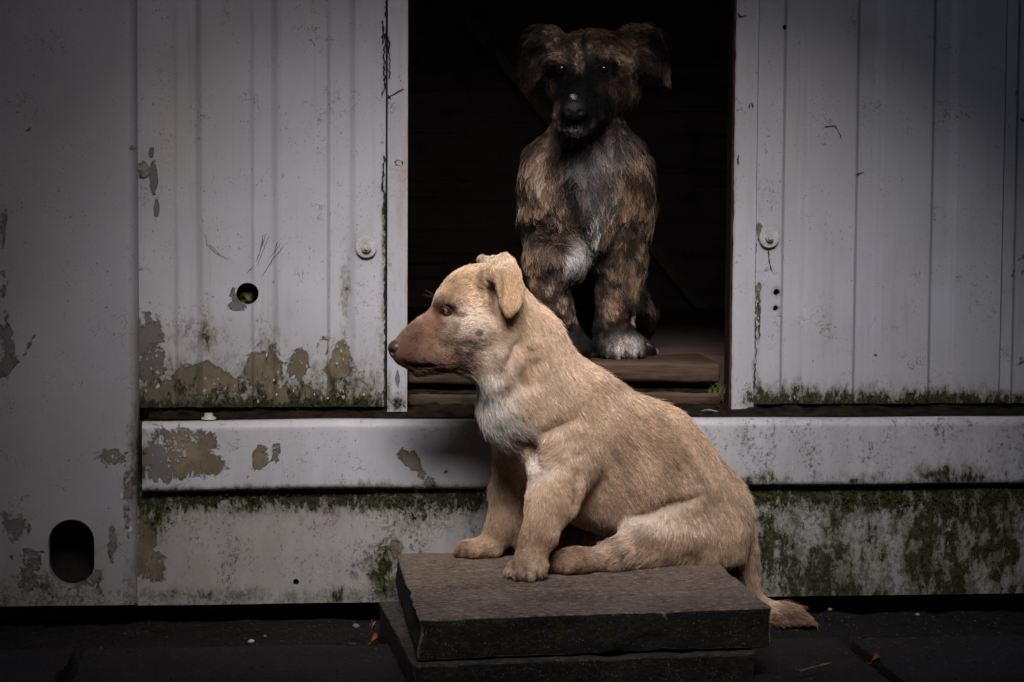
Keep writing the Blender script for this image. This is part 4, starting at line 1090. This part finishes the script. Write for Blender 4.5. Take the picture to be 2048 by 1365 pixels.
    spots = [(1390, 880, 130, 60, (.44, .29, .20), .5, .6), (1215, 770, 40, 18, (.30, .19, .125), .6, .6), (1300, 850, 30, 50, (.28, .17, .095), .55, .6), (1340, 930, 26, 70, (.30, .185, .105), .5, .6), (1250, 905, 22, 60, (.31, .20, .12), .45, .6),
             (1160, 815, 60, 26, (.56, .40, .28), .6, .6), (1120, 900, 60, 40, (.56, .41, .30), .5, .6), (1275, 800, 40, 24, (.55, .40, .27), .5, .6), (1240, 990, 90, 40, (.50, .35, .23), .5, .6), (1460, 1000, 40, 80, (.42, .28, .20), .5, .6),
             (982, 800, 46, 84, WH, .9, .8), (1000, 858, 62, 34, WH, .8, .8), (1075, 770, 60, 40, (.60, .46, .35), .6, .6), (1045, 905, 60, 24, (.55, .42, .33), .7, .5), (1072, 945, 36, 26, WH, .6, .8), (1045, 880, 34, 16, DK, .55, .7), (1062, 902, 12, 16, DK, .75, .7),  # the dark patches at the armpit put its crease shade into the coat
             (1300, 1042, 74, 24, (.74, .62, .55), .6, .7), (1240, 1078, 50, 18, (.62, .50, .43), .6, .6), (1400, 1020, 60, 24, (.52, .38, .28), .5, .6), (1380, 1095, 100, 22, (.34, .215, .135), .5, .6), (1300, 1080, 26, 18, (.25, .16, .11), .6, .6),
             (1060, 1085, 44, 50, (.31, .195, .115), .75, .6), (1050, 1140, 40, 30, (.48, .34, .25), .6, .6), (1035, 1140, 26, 26, (.26, .15, .095), .55, .7), (1035, 1152, 3, 14, (.10, .055, .04), .9, .6), (1054, 1156, 3, 14, (.10, .055, .04), .9, .6), (1074, 1153, 3, 14, (.10, .055, .04), .9, .6), (1050, 1167, 44, 5, (.12, .07, .05), .8, .6), (921, 1104, 3, 10, (.1, .055, .04), .8, .6), (937, 1108, 3, 10, (.1, .055, .04), .8, .6), (1110, 1128, 3, 12, (.1, .055, .04), .8, .6), (1126, 1136, 3, 12, (.1, .055, .04), .8, .6), (1100, 1040, 60, 26, (.33, .215, .13), .5, .6), (1130, 985, 50, 40, (.42, .28, .17), .5, .5),  # the thin dark ellipses paint shade between and under the toes
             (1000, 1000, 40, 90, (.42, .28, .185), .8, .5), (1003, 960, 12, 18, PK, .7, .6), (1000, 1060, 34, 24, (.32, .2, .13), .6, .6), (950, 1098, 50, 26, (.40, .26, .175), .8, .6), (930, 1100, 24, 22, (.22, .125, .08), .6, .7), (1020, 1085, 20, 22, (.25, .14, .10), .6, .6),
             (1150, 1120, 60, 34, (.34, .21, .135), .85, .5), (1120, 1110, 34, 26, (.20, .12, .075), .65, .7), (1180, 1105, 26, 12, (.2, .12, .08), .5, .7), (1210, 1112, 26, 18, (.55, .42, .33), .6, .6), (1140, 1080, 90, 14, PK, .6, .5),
             (1575, 1240, 60, 40, (.25, .135, .09), .85, .5), (1510, 1130, 24, 90, (.42, .27, .17), .6, .5),
             # head
             (925, 660, 60, 48, (.76, .62, .51), .9, .5), (960, 690, 54, 40, (.70, .55, .44), .8, .5), (925, 570, 34, 22, (.33, .205, .10), .75, .6), (970, 560, 50, 30, (.54, .37, .22), .6, .5), (895, 590, 16, 22, (.34, .2, .12), .7, .6), (1010, 515, 40, 18, (.60, .46, .34), .8, .5), (962, 518, 12, 16, (.6, .46, .36), .8, .5),
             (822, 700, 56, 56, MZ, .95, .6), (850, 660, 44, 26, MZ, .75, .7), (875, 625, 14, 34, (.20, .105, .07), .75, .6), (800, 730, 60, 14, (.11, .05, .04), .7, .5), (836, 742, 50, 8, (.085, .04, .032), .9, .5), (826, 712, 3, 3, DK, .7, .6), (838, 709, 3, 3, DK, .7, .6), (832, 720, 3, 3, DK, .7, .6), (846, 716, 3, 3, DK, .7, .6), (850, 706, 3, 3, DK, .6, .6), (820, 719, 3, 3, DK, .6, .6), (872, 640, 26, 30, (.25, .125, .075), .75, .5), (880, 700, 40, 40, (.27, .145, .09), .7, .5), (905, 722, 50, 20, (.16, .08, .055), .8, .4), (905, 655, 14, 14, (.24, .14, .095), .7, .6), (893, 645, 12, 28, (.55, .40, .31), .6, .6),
             (893, 622, 17, 14, (.13, .06, .045), .95, .4), (880, 615, 12, 20, (.22, .12, .08), .7, .5), (915, 630, 14, 6, (.15, .08, .055), .7, .6), (908, 606, 18, 6, (.6, .45, .34), .8, .6),
             (951, 665, 7, 7, DK, .8, .5), (936, 706, 9, 8, DK, .8, .5), (925, 680, 20, 8, (.3, .2, .15), .6, .7), (1005, 725, 26, 20, (.30, .20, .14), .5, .6), (985, 718, 26, 9, (.26, .17, .12), .45, .6), (1008, 760, 14, 22, (.30, .19, .14), .6, .6), (960, 735, 26, 10, (.25, .155, .11), .7, .5),
             (980, 580, 11, 34, (.22, .11, .085), .9, .5), (985, 612, 22, 12, (.2, .115, .07), .6, .6), (1022, 575, 30, 42, (.52, .335, .18), .75, .6), (1012, 622, 14, 14, (.36, .21, .09), .6, .5), (1003, 580, 4, 40, (.24, .13, .06), .6, .6),
             (1045, 640, 40, 30, (.50, .34, .21), .6, .5), (1060, 720, 22, 40, (.36, .235, .13), .55, .6), (1040, 735, 12, 20, (.22, .14, .09), .6, .7), (1040, 655, 10, 20, (.25, .16, .095), .5, .7)]
    def colour(Vv, X, Y):
        n1 = fbm(Vv * np.array([1, .6, 1]), 34, 3, 11); n2 = fbm(Vv, 130, 3, 12)
        st = fbm(np.stack([Vv[:, 0] * 1.0 + Vv[:, 2] * .8, Vv[:, 1] * .3, (Vv[:, 2] - Vv[:, 0]) * .35], 1), 42, 3, 13)
        b = BASE[None] * (1 + .22 * (n1 - .5) * 2)[:, None]
        b = b * (1 - .38 * sst(.55, .75, st) * sst(1080, 1180, X))[:, None]
        C = blend_colours(Vv, b, spots, (X, Y))
        mott = sst(.54, .66, n2) * .45 * np.maximum(sst(1060, 1110, Y), sst(940, 860, X) * .6 + .15)
        return C * (1 - mott)[:, None]
    root, V, Q = make_skin('dog', B, colour, .75)
    tag(root, 'short haired tan puppy sitting in profile on the concrete slab', 'dog', 'dogs at the cabin doorway')
    def length(X, Y, p):
        L = .0090 + .003 * fbm(p, 30, 2, 3)
        face = sst(1010, 930, X) * sst(790, 750, Y)
        L = L * (1 - .48 * face) * (1 - .62 * sst(905, 850, X) * sst(790, 760, Y))
        L = np.where((np.hypot((X - 1018) / 36, (Y - 575) / 62) < 1), .0050, L)
        L = np.where((Y > 930) & (X < 1175), L * .7, L); L = np.where(Y > 1085, np.where(X < 1230, L * .45, L), L)
        L = np.where((np.abs(X - 1005) < 44) & (Y > 495) & (Y < 560), .0045, L)
        L = np.where((X > 1485) & (Y > 1080), np.where(X > 1590, .010, .014), L)
        L = np.where((X < 1010) & (Y > 740) & (Y < 900), .013, L)
        L = np.where(np.hypot((X - 892) / 12.5, (Y - 622) / 9.5) < 1, 0, L)
        L = np.where(np.hypot((X - 795) / 20, (Y - 699) / 24) < 1, 0, L)
        return L
    flow = [(810, 690, .8, -.1), (850, 655, .7, -.5), (830, 700, 1, .15), (850, 725, 1, .1), (890, 600, .5, -.9), (900, 570, .7, -.7), (950, 545, 1, -.2), (930, 655, 1, .25), (960, 695, 1, .35), (900, 690, 1, .2), (990, 690, .9, .5), (950, 610, 1, .05), (915, 725, 1, -.1),
            (1010, 530, .3, 1), (1020, 570, .1, 1), (1015, 610, -.1, 1), (980, 580, .4, .9), (1060, 620, .6, .8), (1090, 670, .6, .8), (1040, 700, .25, 1), (970, 760, -.1, 1), (970, 830, .1, 1), (1000, 860, .5, .85), (1060, 760, .4, .9), (1040, 890, .7, .5), (1070, 930, -.3, -.8), (1110, 900, -.6, .6),
            (1130, 770, .7, .7), (1190, 760, .8, .6), (1150, 850, .45, .9), (1180, 930, .55, .85), (1260, 830, .8, .65), (1260, 930, .6, .8), (1250, 1000, .5, .85), (1210, 1050, .2, 1), (1350, 860, .8, .7), (1350, 950, .65, .75), (1430, 930, .6, .85), (1470, 1010, .25, 1), (1480, 1080, 0, 1), (1400, 1010, .55, .85),
            (1400, 1070, .3, 1), (1330, 1050, -.2, 1), (1290, 1060, -.6, .7), (1380, 1120, -.3, .6), (1240, 1100, -1, .3), (1170, 1110, -1, .25), (1115, 1125, -.7, .7), (1100, 1000, .1, 1), (1130, 970, .5, .85), (1080, 1060, -.2, 1), (1060, 1100, -.3, 1), (1040, 1140, -.35, .9), (1075, 1140, .1, 1),
            (1000, 960, .1, 1), (1010, 1030, -.1, 1), (985, 1080, -.7, .6), (930, 1098, -.9, .4), (1505, 1110, .15, 1), (1520, 1190, .5, .9), (1560, 1225, 1, .2), (1610, 1240, 1, .3), (1590, 1250, 1, .1)]
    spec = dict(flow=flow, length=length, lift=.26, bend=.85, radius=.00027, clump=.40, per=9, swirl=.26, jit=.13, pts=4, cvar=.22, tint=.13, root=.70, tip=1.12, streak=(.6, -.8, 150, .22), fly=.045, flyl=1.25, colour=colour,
                density=lambda x, y, p: 1 + 1.2 * sst(1060, 980, x) * sst(800, 760, y))
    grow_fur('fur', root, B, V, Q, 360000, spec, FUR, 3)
    # eye
    ec = es - en * .0052
    ax = (en + Vector((-.55, .05, .05))).normalized()
    ball('eye', ec, (.0082,) * 3, eye_material('amber_eye', (.25, .155, .07), ax, .42, .85), root)
    # lids
    LID = plain('dark_eyelid', (.028, .014, .012), .45, 400)
    bm = bmesh.new()
    tx = Vector((1, 0, 0)); tx = (tx - en * tx.dot(en)).normalized(); tz = en.cross(tx); tz = tz if tz.z > 0 else -tz
    ring = []
    for i in range(28):
        a = i / 28 * 2 * math.pi; rx, rz = .0072, .0053
        pc = es + tx * (rx * math.cos(a)) + tz * (rz * math.sin(a) * (1 if math.sin(a) > 0 else .85) + .0016 * math.cos(a) * -1) + en * (.0005 - .0016 * abs(math.cos(a)))
        rr = []
        for j in range(8):
            b = j / 8 * 2 * math.pi; rad_ = (tx * math.cos(a) + tz * math.sin(a))
            rr.append(bm.verts.new(pc + (rad_ * math.cos(b) + en * math.sin(b)) * .0019))
        ring.append(rr)
    for i in range(28):
        for j in range(8): bm.faces.new((ring[i][j], ring[(i + 1) % 28][j], ring[(i + 1) % 28][(j + 1) % 8], ring[i][(j + 1) % 8]))
    bm_obj('eyelid', bm, LID, root, True)
    # nose leather
    NB = Body(np.array(P(770, 735, -.15)) + np.array([0, -.025, -.005]), np.array(P(830, 665, -.15)) + np.array([0, .025, .005]), .0011)
    a = P(799, 701, -.15); m = M(a)
    NB.ell(a, (22 * m, 19 * m, 21 * m), .35, .003); NB.ell(P(791, 694, -.15), (14 * m, 19 * m, 12 * m), .3, .005)
    for s in (-1, 1):
        NB.ell(P(785, 705, -.15 + s * .0075), (7 * m, 4.5 * m, 4.5 * m), -.3, .003, True); NB.cone(P(794, 704, -.15 + s * .0125), P(804, 703, -.15 + s * .0135), 2.2 * m, 1.5 * m, .002, 1.5, True)
    NB.cone(P(777, 705, -.15), P(786, 722, -.15), 2 * m, 2 * m, .003, .6, True)
    nv, nq = NB.mesh(); nm_ = NT('nose_leather'); vo = nm_.noise(750, 2, .5)
    nmat = nm_.out(nm_.mix(nm_.step(vo, .35, .65), (.050, .020, .020), (.085, .034, .033)), .42, nm_.bump(vo, .5, .0007), .45)
    mesh_obj('nose', nv, nq, nmat, root, True)
    # tongue tip and lip at the corner of the mouth
    LIP = plain('lip', (.05, .022, .02), .4, 300); TNG = plain('pink_gum', (.15, .055, .05), .35, 300)
    tp = [B.hit(x, y) for x, y in ((868, 729), (882, 727), (893, 727))]
    if all(tp):
        bm = bmesh.new()
        for a_, b_ in zip(tp[:-1], tp[1:]):
            dv = b_ - a_; bmesh.ops.create_uvsphere(bm, u_segments=12, v_segments=8, radius=1, matrix=Matrix.Translation((a_ + b_) / 2) @ dv.to_track_quat('X', 'Z').to_matrix().to_4x4() @ Matrix.Diagonal((.0055, .0016, .0015, 1)))
        bm_obj('gum', bm, TNG, root, True)
    # claws
    CL = plain('claw_horn', (.06, .035, .028), .4)
    for (x, y, yy, dx) in ((1017, 1157, yf - .004, -.5), (1037, 1164, yf - .02, -.4), (1063, 1165, yf - .026, -.3), (1085, 1157, yf - .02, -.1), (911, 1108, yff + .004, -1), (916, 1113, yff - .008, -1), (932, 1116, yff - .018, -.8), (1099, 1134, yh + .004, -1), (1104, 1142, yh - .01, -1)):
        p = P(x, y, yy); bm = bmesh.new()
        d = Vector((dx, -.6, -.45)).normalized()
        bmesh.ops.create_cone(bm, cap_ends=True, segments=8, radius1=.0026, radius2=.0008, depth=.008, matrix=Matrix.Translation(p) @ d.to_track_quat('Z', 'Y').to_matrix().to_4x4())
        for v in bm.verts: v.co.z = max(v.co.z, ZS + .0004)
        bm_obj('claw', bm, CL, root, True)
    # whiskers and brow hairs
    hc = []
    for (x, y, dx, dz, L) in ((868, 598, -.6, .5, .022), (872, 594, -.45, .7, .024), (812, 735, -.5, -1, .016)):
        p = B.hit(x, y)
        if p is None: continue
        d = (B.normal(p) * .7 + Vector((dx, 0, dz))).normalized()
        hc.append([p + d * L * t + Vector((.1, 0, -.25)) * L * t * t for t in np.linspace(0, 1, 6)])
    h = bpy.data.hair_curves.new('whiskers'); h.add_curves([6] * len(hc))
    h.attributes['position'].data.foreach_set('vector', (np.array([[list(q) for q in s] for s in hc]) - np.array(root['_wl'])).astype(np.float32).ravel())
    ra = h.attributes.get('radius') or h.attributes.new('radius', 'FLOAT', 'POINT'); ra.data.foreach_set('value', np.tile(np.linspace(.00013, .00003, 6), len(hc)).astype(np.float32))
    ca = h.attributes.new('coat', 'FLOAT_COLOR', 'CURVE'); ca.data.foreach_set('color', np.tile([.35, .27, .2, 1], len(hc)).astype(np.float32))
    h.materials.append(FUR); o_ = bpy.data.objects.new('whiskers', h); o_.location = root['_wl']; link(o_, root)
    return root
build_tan_dog()
print('tan dog %.1fs' % (time.time() - T0))

# ------------------------------------------------------------------ the brindle dog in the doorway
def build_brindle_dog():
    lo, hi = P(1000, 760, .0), P(1370, 30, .0)
    y0, y1 = .0, .62
    B = Body((P(1000, 700, y1).x - .02, y0, ZFL - .012), (P(1370, 700, y1).x + .01, y1, P(1200, 20, .25).z + .02), .0033)
    def c(p, r, p2, r2, k=.02, sy=1.0, sub=False):
        a, b = P(*p), P(*p2); B.cone(a, b, r * M(a), r2 * M(b), k, sy, sub)
    def e(p, r, rot=0.0, k=.02, sub=False):
        a = P(*p); m = M(a); B.ell(a, [x * m for x in r], rot, k, sub)
    # ribcage, rump, thighs
    c((1172, 330, .235), 80, (1172, 430, .235), 90, .04); c((1172, 430, .235), 88, (1172, 540, .29), 76, .04)
    c((1172, 400, .27), 95, (1175, 560, .42), 105, .05)
    e((1172, 395, .205), (92, 80, 90), 0, .04)
    e((1092, 620, .40), (62, 110, 80), 0, .03); e((1250, 620, .40), (66, 110, 80), 0, .03)
    e((1080, 700, .30), (36, 90, 22), 0, .02); e((1275, 700, .32), (34, 90, 22), 0, .02)
    # shoulders
    e((1098, 400, .215), (40, 70, 110), .12, .04); e((1246, 400, .215), (40, 70, 110), -.12, .04)
    # neck
    c((1176, 330, .22), 78, (1184, 190, .21), 62, .04)
    # head
    e((1186, 150, .205), (84, 92, 78), 0, .025)
    e((1186, 115, .20), (70, 80, 50), 0, .03)
    e((1134, 172, .185), (36, 52, 44), 0, .025); e((1234, 174, .185), (38, 54, 46), 0, .025)
    c((1170, 180, .15), 52, (1153, 210, .088), 35, .025); c((1170, 200, .15), 48, (1153, 234, .088), 34, .02)
    e((1150, 224, .076), (26, 26, 22), 0, .015)
    for s in (-1, 1): c((1150 + s * 16, 232, .085), 23, (1168 + s * 26, 222, .13), 26, .015)
    c((1152, 252, .098), 18, (1168, 240, .15), 24, .014)
    for s in (-1, 1): c((1166 + s * 46, 128, .142), 18, (1170 + s * 66, 122, .16), 20, .016)
    c((1134, 248, .076), 2.6, (1151, 243, .064), 2.6, .004, 1, True); c((1151, 243, .064), 2.6, (1170, 247, .074), 2.6, .004, 1, True)
    # ears: base rises from the skull, flap falls outwards
    def poly(pp, Y): return [(P(x, y, Y).x, P(x, y, Y).z) for x, y in pp]
    xc = P(1186, 100, .2).x
    fl = lambda X, Z: .185 + 1.1 * (np.abs(X - xc) - .075) ** 2 * 3
    B.plate(poly([(1105, 64), (1080, 56), (1060, 66), (1044, 96), (1036, 135), (1040, 168), (1052, 176), (1070, 160), (1090, 140), (1104, 105)], .2), fl, .007, .02, .006)
    B.plate(poly([(1256, 62), (1280, 54), (1304, 64), (1322, 96), (1334, 140), (1334, 172), (1322, 178), (1302, 160), (1276, 138), (1258, 105)], .2), fl, .007, .02, .006)
    c((1100, 80, .19), 26, (1068, 80, .185), 16, .02); c((1262, 78, .19), 26, (1296, 80, .185), 16, .02)
    # forelegs
    yp_ = G(1250, 721, ZFL).y + .022
    ZP = ZFL
    c((1102, 440, .21), 48, (1094, 530, .20), 39, .03); c((1094, 530, .20), 38, (1104, 595, .20), 31, .025)
    c((1102, 595, .20), 33, (1138, 668, .20), 25, .02); e((1150, 692, .195), (32, 42, 24), 0, .015)
    c((1238, 440, .21), 48, (1242, 530, .20), 39, .03); c((1242, 530, .20), 38, (1234, 600, .20), 32, .025)
    c((1234, 600, .20), 32, (1227, 655, yp_ + .010), 26, .03); c((1226, 655, yp_ + .010), 28, (1238, 685, yp_ + .002), 28, .03); e((1242, 692, yp_), (42, 40, 24), .15, .02)
    for (x, y, r, dy) in ((1214, 700, 15, -.012), (1232, 704, 16, -.024), (1256, 704, 17, -.022), (1277, 698, 15, -.008)):
        c((x, y - 14, yp_ + dy + .012), r * .9, (x, y, yp_ + dy), r, .005)
    for (x, y, r, dy) in ((1126, 698, 14, -.022), (1146, 702, 15, -.03), (1166, 700, 15, -.024)):
        c((x, y - 12, .195 + dy + .012), r * .9, (x, y, .195 + dy), r, .005)
    e((1142, 505, .178), (34, 34, 52), 0, .03)
    # keep the soles on the floor
    zi = int(max(0, math.floor((ZFL + .0005 - B.lo[2]) / B.h))); B.D[:, :, :zi] = .1
    eyes = []
    for (x, y) in ((1122, 141), (1209, 138)):
        p = B.hit(x, y); n_ = B.normal(p); eyes.append((p, n_)); B.ell(p + n_ * .004, (.0085, .0075, .0065), 0, .005, True)
    BLK = (.0045, .004, .005); TAN = (.29, .19, .13); TN2 = (.46, .33, .245); GRY = (.22, .21, .215); SIL = (.50, .47, .455); WHT = (.55, .52, .50)
    spots = [(1180, 80, 80, 34, (.20, .135, .095), .6, .6), (1085, 110, 40, 40, (.07, .045, .035), .7, .5), (1300, 120, 46, 64, (.014, .012, .012), .92, .4), (1055, 120, 30, 60, (.014, .012, .012), .9, .45), (1082, 122, 14, 14, TAN, .7, .6), (1250, 105, 34, 22, TAN, .7, .6), (1110, 62, 30, 12, TAN, .7, .6), (1270, 58, 30, 10, (.14, .08, .045), .7, .6), (1200, 62, 30, 14, (.2, .115, .06), .6, .6), (1140, 85, 34, 20, TAN, .55, .6),
             (1120, 112, 24, 9, TN2, .85, .6), (1225, 112, 34, 10, TN2, .85, .6), (1250, 130, 14, 14, TN2, .7, .6), (1157, 105, 10, 24, TN2, .8, .6), (1178, 105, 10, 24, TN2, .75, .6), (1168, 90, 4, 40, BLK, .6, .6),
             (1170, 185, 76, 70, BLK, .97, .35), (1150, 225, 46, 40, BLK, 1, .35), (1120, 140, 22, 18, BLK, .95, .4), (1208, 138, 26, 20, BLK, .95, .4), (1100, 175, 14, 30, (.09, .055, .035), .6, .6), (1225, 168, 34, 24, (.05, .035, .028), .8, .5), (1200, 150, 20, 20, BLK, .8, .5), (1155, 128, 3, 16, TN2, .8, .6), (1165, 125, 3, 18, TN2, .8, .6),
             (1150, 196, 3, 6, SIL, .6, .8), (1151, 203, 6, 3, SIL, .4, .8), (1152, 263, 27, 9, (.85, .82, .80), .95, .5), (1152, 276, 32, 11, SIL, .8, .5),
             (1185, 300, 60, 40, GRY, .85, .5), (1220, 270, 40, 40, (.10, .09, .09), .7, .5), (1270, 210, 20, 50, (.15, .095, .06), .7, .5), (1110, 290, 26, 60, (.05, .04, .038), .6, .5), (1085, 280, 30, 50, TAN, .8, .5), (1095, 220, 20, 30, TAN, .6, .6), (1070, 320, 40, 40, TN2, .75, .6), (1160, 330, 24, 40, (.04, .037, .045), .7, .6), (1205, 350, 40, 50, GRY, .7, .6), (1180, 370, 20, 40, (.05, .046, .05), .6, .6),
             (1080, 390, 46, 34, (.30, .20, .135), .7, .6), (1270, 390, 36, 44, (.28, .18, .115), .75, .6), (1245, 340, 40, 30, (.16, .10, .066), .7, .6), (1120, 420, 30, 18, TN2, .6, .6), (1150, 400, 30, 40, (.09, .078, .076), .6, .6), (1186, 436, 11, 24, (.75, .72, .70), .95, .5), (1200, 410, 16, 30, (.1, .09, .09), .6, .6),
             (1070, 440, 40, 16, BLK, .8, .6), (1255, 450, 40, 20, (.03, .024, .022), .8, .6), (1100, 480, 46, 40, (.10, .075, .062), .7, .6), (1150, 505, 24, 42, (.75, .71, .68), .95, .45), (1135, 540, 24, 20, (.24, .2, .18), .7, .6), (1165, 480, 14, 20, GRY, .7, .6), (1245, 490, 40, 40, (.09, .062, .048), .7, .6), (1075, 540, 20, 50, (.20, .13, .08), .55, .7), (1275, 480, 20, 30, (.2, .13, .085), .6, .6), (1180, 560, 40, 50, (.06, .042, .034), .7, .6),
             (1100, 560, 24, 50, (.05, .04, .036), .6, .6), (1240, 560, 30, 50, (.17, .115, .075), .6, .7), (1270, 550, 14, 50, (.22, .145, .09), .6, .6), (1105, 610, 26, 30, (.13, .09, .06), .6, .7), (1225, 610, 24, 26, (.26, .165, .115), .7, .6), (1225, 640, 26, 20, (.16, .11, .085), .6, .6), (1215, 665, 20, 16, (.06, .048, .044), .45, .6), (1250, 690, 36, 22, (.24, .20, .18), .75, .6), (1225, 695, 10, 22, (.04, .034, .034), .6, .6), (1265, 690, 16, 16, WHT, .6, .6), (1237, 700, 6, 14, WHT, .5, .6), (1150, 690, 40, 30, (.05, .04, .036), .8, .5),
             (1172, 640, 34, 70, (.014, .011, .011), .9, .3)]
    def colour(Vv, X, Y):
        st = fbm(np.stack([Vv[:, 0], Vv[:, 1] * .6, Vv[:, 2] * 1.4 + np.abs(Vv[:, 0]) * .5], 1), 26, 4, 23)
        fine = fbm(Vv, 95, 3, 25)
        m = sst(.50, .56, st * .66 + fine * .34)
        b = np.array((.007, .006, .008))[None] * (1 - m[:, None]) + np.array((.35, .235, .165))[None] * m[:, None]
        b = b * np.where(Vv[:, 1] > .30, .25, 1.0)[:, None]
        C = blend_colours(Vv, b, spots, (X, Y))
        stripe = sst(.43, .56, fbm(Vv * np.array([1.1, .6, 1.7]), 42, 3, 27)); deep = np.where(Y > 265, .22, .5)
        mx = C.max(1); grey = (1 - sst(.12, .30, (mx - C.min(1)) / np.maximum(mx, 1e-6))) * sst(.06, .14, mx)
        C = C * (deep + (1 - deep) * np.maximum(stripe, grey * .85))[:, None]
        return C * (.72 + .56 * fine)[:, None] * 1.35
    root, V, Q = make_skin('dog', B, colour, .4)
    tag(root, 'long haired dark brindle dog facing forward in the open doorway', 'dog', 'dogs at the cabin doorway')
    def length(X, Y, p):
        L = .026 + .012 * fbm(p, 14, 2, 33)
        L = L * np.where((np.abs(X - 1172) > 62) & (Y > 340), np.interp(Y, [340, 430], [1, .62]), 1)
        L = np.where(Y < 265, .011, L); L = np.where((Y < 245) & (X > 1088) & (X < 1275), .0085, L)
        L = np.where((np.hypot((X - 1160) / 62, (Y - 195) / 75) < 1), .007, L)
        L = np.where((np.hypot((X - 1152) / 40, (Y - 236) / 34) < 1) & (p[:, 1] < .13), .004, L)
        L = np.where(((X < 1085) | (X > 1275)) & (Y < 200), .016, L)
        L = np.where((X > 1210) & (X < 1262) & (Y < 230) & (Y > 170), .014, L)
        L = np.where((np.abs(X - 1186) > 128) & (Y > 150) & (Y < 200), .012, L)
        L = np.where(Y > 470, np.interp(Y, [470, 540, 600, 650, 700], [.021, .016, .011, .009, .0085]), L)
        L = np.where((np.hypot((X - 1165) / 50, (Y - 262) / 20) < 1), .0055, L)
        for (x, y) in ((1122, 141), (1209, 138)): L = np.where(np.hypot((X - x) / 15, (Y - y) / 12) < 1, 0, L)
        L = np.where((np.hypot((X - 1149) / 23, (Y - 222) / 19) < 1) & (p[:, 1] < .09), 0, L)
        return L
    flow = [(1150, 200, 0, -1), (1140, 225, -.9, .3), (1165, 228, .9, .3), (1168, 150, 0, -1), (1140, 110, -.5, -.9), (1200, 110, .6, -.8), (1120, 115, -.8, -.5), (1235, 112, .9, -.1), (1180, 75, 0, -.8), (1110, 70, -.9, -.3), (1265, 65, .9, -.3), (1060, 90, -.8, .7), (1040, 140, -.2, 1), (1080, 130, -.8, .5), (1050, 170, .1, 1), (1310, 90, .8, .7), (1330, 150, .2, 1), (1290, 140, .5, .9),
            (1120, 175, -.6, .8), (1225, 170, .8, .5), (1105, 230, -.3, 1), (1255, 200, .5, .9), (1230, 250, .35, .95), (1152, 275, 0, 1), (1185, 300, .1, 1), (1130, 300, -.2, 1), (1085, 280, -.7, .7), (1065, 330, -.5, .9), (1060, 390, .4, .9), (1100, 400, .6, .8), (1150, 350, .15, 1), (1170, 400, .1, 1), (1190, 430, -.1, 1), (1215, 360, .1, 1), (1270, 300, .7, .7), (1285, 360, .2, 1), (1270, 410, -.4, .9), (1240, 400, -.2, 1),
            (1080, 460, .2, 1), (1100, 470, -.7, -.3), (1125, 480, .6, .2), (1145, 520, .3, 1), (1160, 490, .6, .5), (1110, 520, .2, 1), (1080, 520, -.1, 1), (1090, 590, .4, 1), (1120, 640, .45, 1), (1235, 470, -.7, .5), (1265, 475, .6, .6), (1215, 520, -.4, 1), (1245, 540, .2, 1), (1275, 540, .1, 1), (1230, 600, .25, 1), (1225, 650, .3, 1), (1215, 690, -.1, 1), (1255, 690, .4, .9), (1285, 690, .5, .8), (1180, 560, 0, 1), (1160, 640, 0, 1)]
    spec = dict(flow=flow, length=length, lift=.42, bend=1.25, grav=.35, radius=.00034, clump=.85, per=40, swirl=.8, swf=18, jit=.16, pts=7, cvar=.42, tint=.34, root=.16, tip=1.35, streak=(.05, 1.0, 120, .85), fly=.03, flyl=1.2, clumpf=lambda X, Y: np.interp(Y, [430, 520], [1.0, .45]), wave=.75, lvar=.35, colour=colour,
                density=lambda x, y, p: np.where(p[:, 1] > .33, .3, 1.0))
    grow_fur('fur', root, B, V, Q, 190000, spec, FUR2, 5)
    DE = eye_material('dark_eye', (.014, .008, .006), (0, -1, 0), .4, .9)
    for (p, n_) in eyes:
        ax = (n_ * .4 + Vector((-.12, -1, .0))).normalized()
        ball('eye', p - n_ * .0050, (.0085,) * 3, DE, root)
    a = P(1149, 221, .056); m = M(a)
    NB = Body(np.array(a) - .035, np.array(a) + .035, .0013)
    NB.ell(a, (27 * m, 18 * m, 19 * m), 0, .003); NB.ell(P(1149, 212, .057), (21 * m, 17 * m, 12 * m), 0, .004)
    for s in (-1, 1): NB.ell(P(1149 + s * 12, 225, .043), (5.5 * m, 6 * m, 4 * m), s * .5, .003, True)
    NB.cone(P(1149, 227, .042), P(1149, 241, .047), 1.6 * m, 1.6 * m, .003, 1, True)
    nv, nq = NB.mesh(); nm_ = NT('black_nose_leather'); vo = nm_.noise(700, 2, .5)
    mesh_obj('nose', nv, nq, nm_.out((.010, .009, .011), .5, nm_.bump(vo, .8, .001), .3), root, True)
    CL = plain('dark_claw', (.03, .025, .022), .4)
    for (x, y, dy) in ((1213, 714, -.026), (1231, 719, -.038), (1257, 719, -.038), (1281, 712, -.02)):
        p = P(x, y, yp_ + dy); bm = bmesh.new(); d_ = Vector((.1, -.85, -.4)).normalized()
        bmesh.ops.create_cone(bm, cap_ends=True, segments=8, radius1=.003, radius2=.0008, depth=.010, matrix=Matrix.Translation(p) @ d_.to_track_quat('Z', 'Y').to_matrix().to_4x4())
        for v in bm.verts: v.co.z = max(v.co.z, ZFL + .0004)
        bm_obj('claw', bm, CL, root, True)
    print('brindle paw', yp_)
    return root
build_brindle_dog()

for o in list(bpy.data.objects):
    if '_wl' in o: del o['_wl']
print('scene built in %.1fs' % (time.time() - T0))
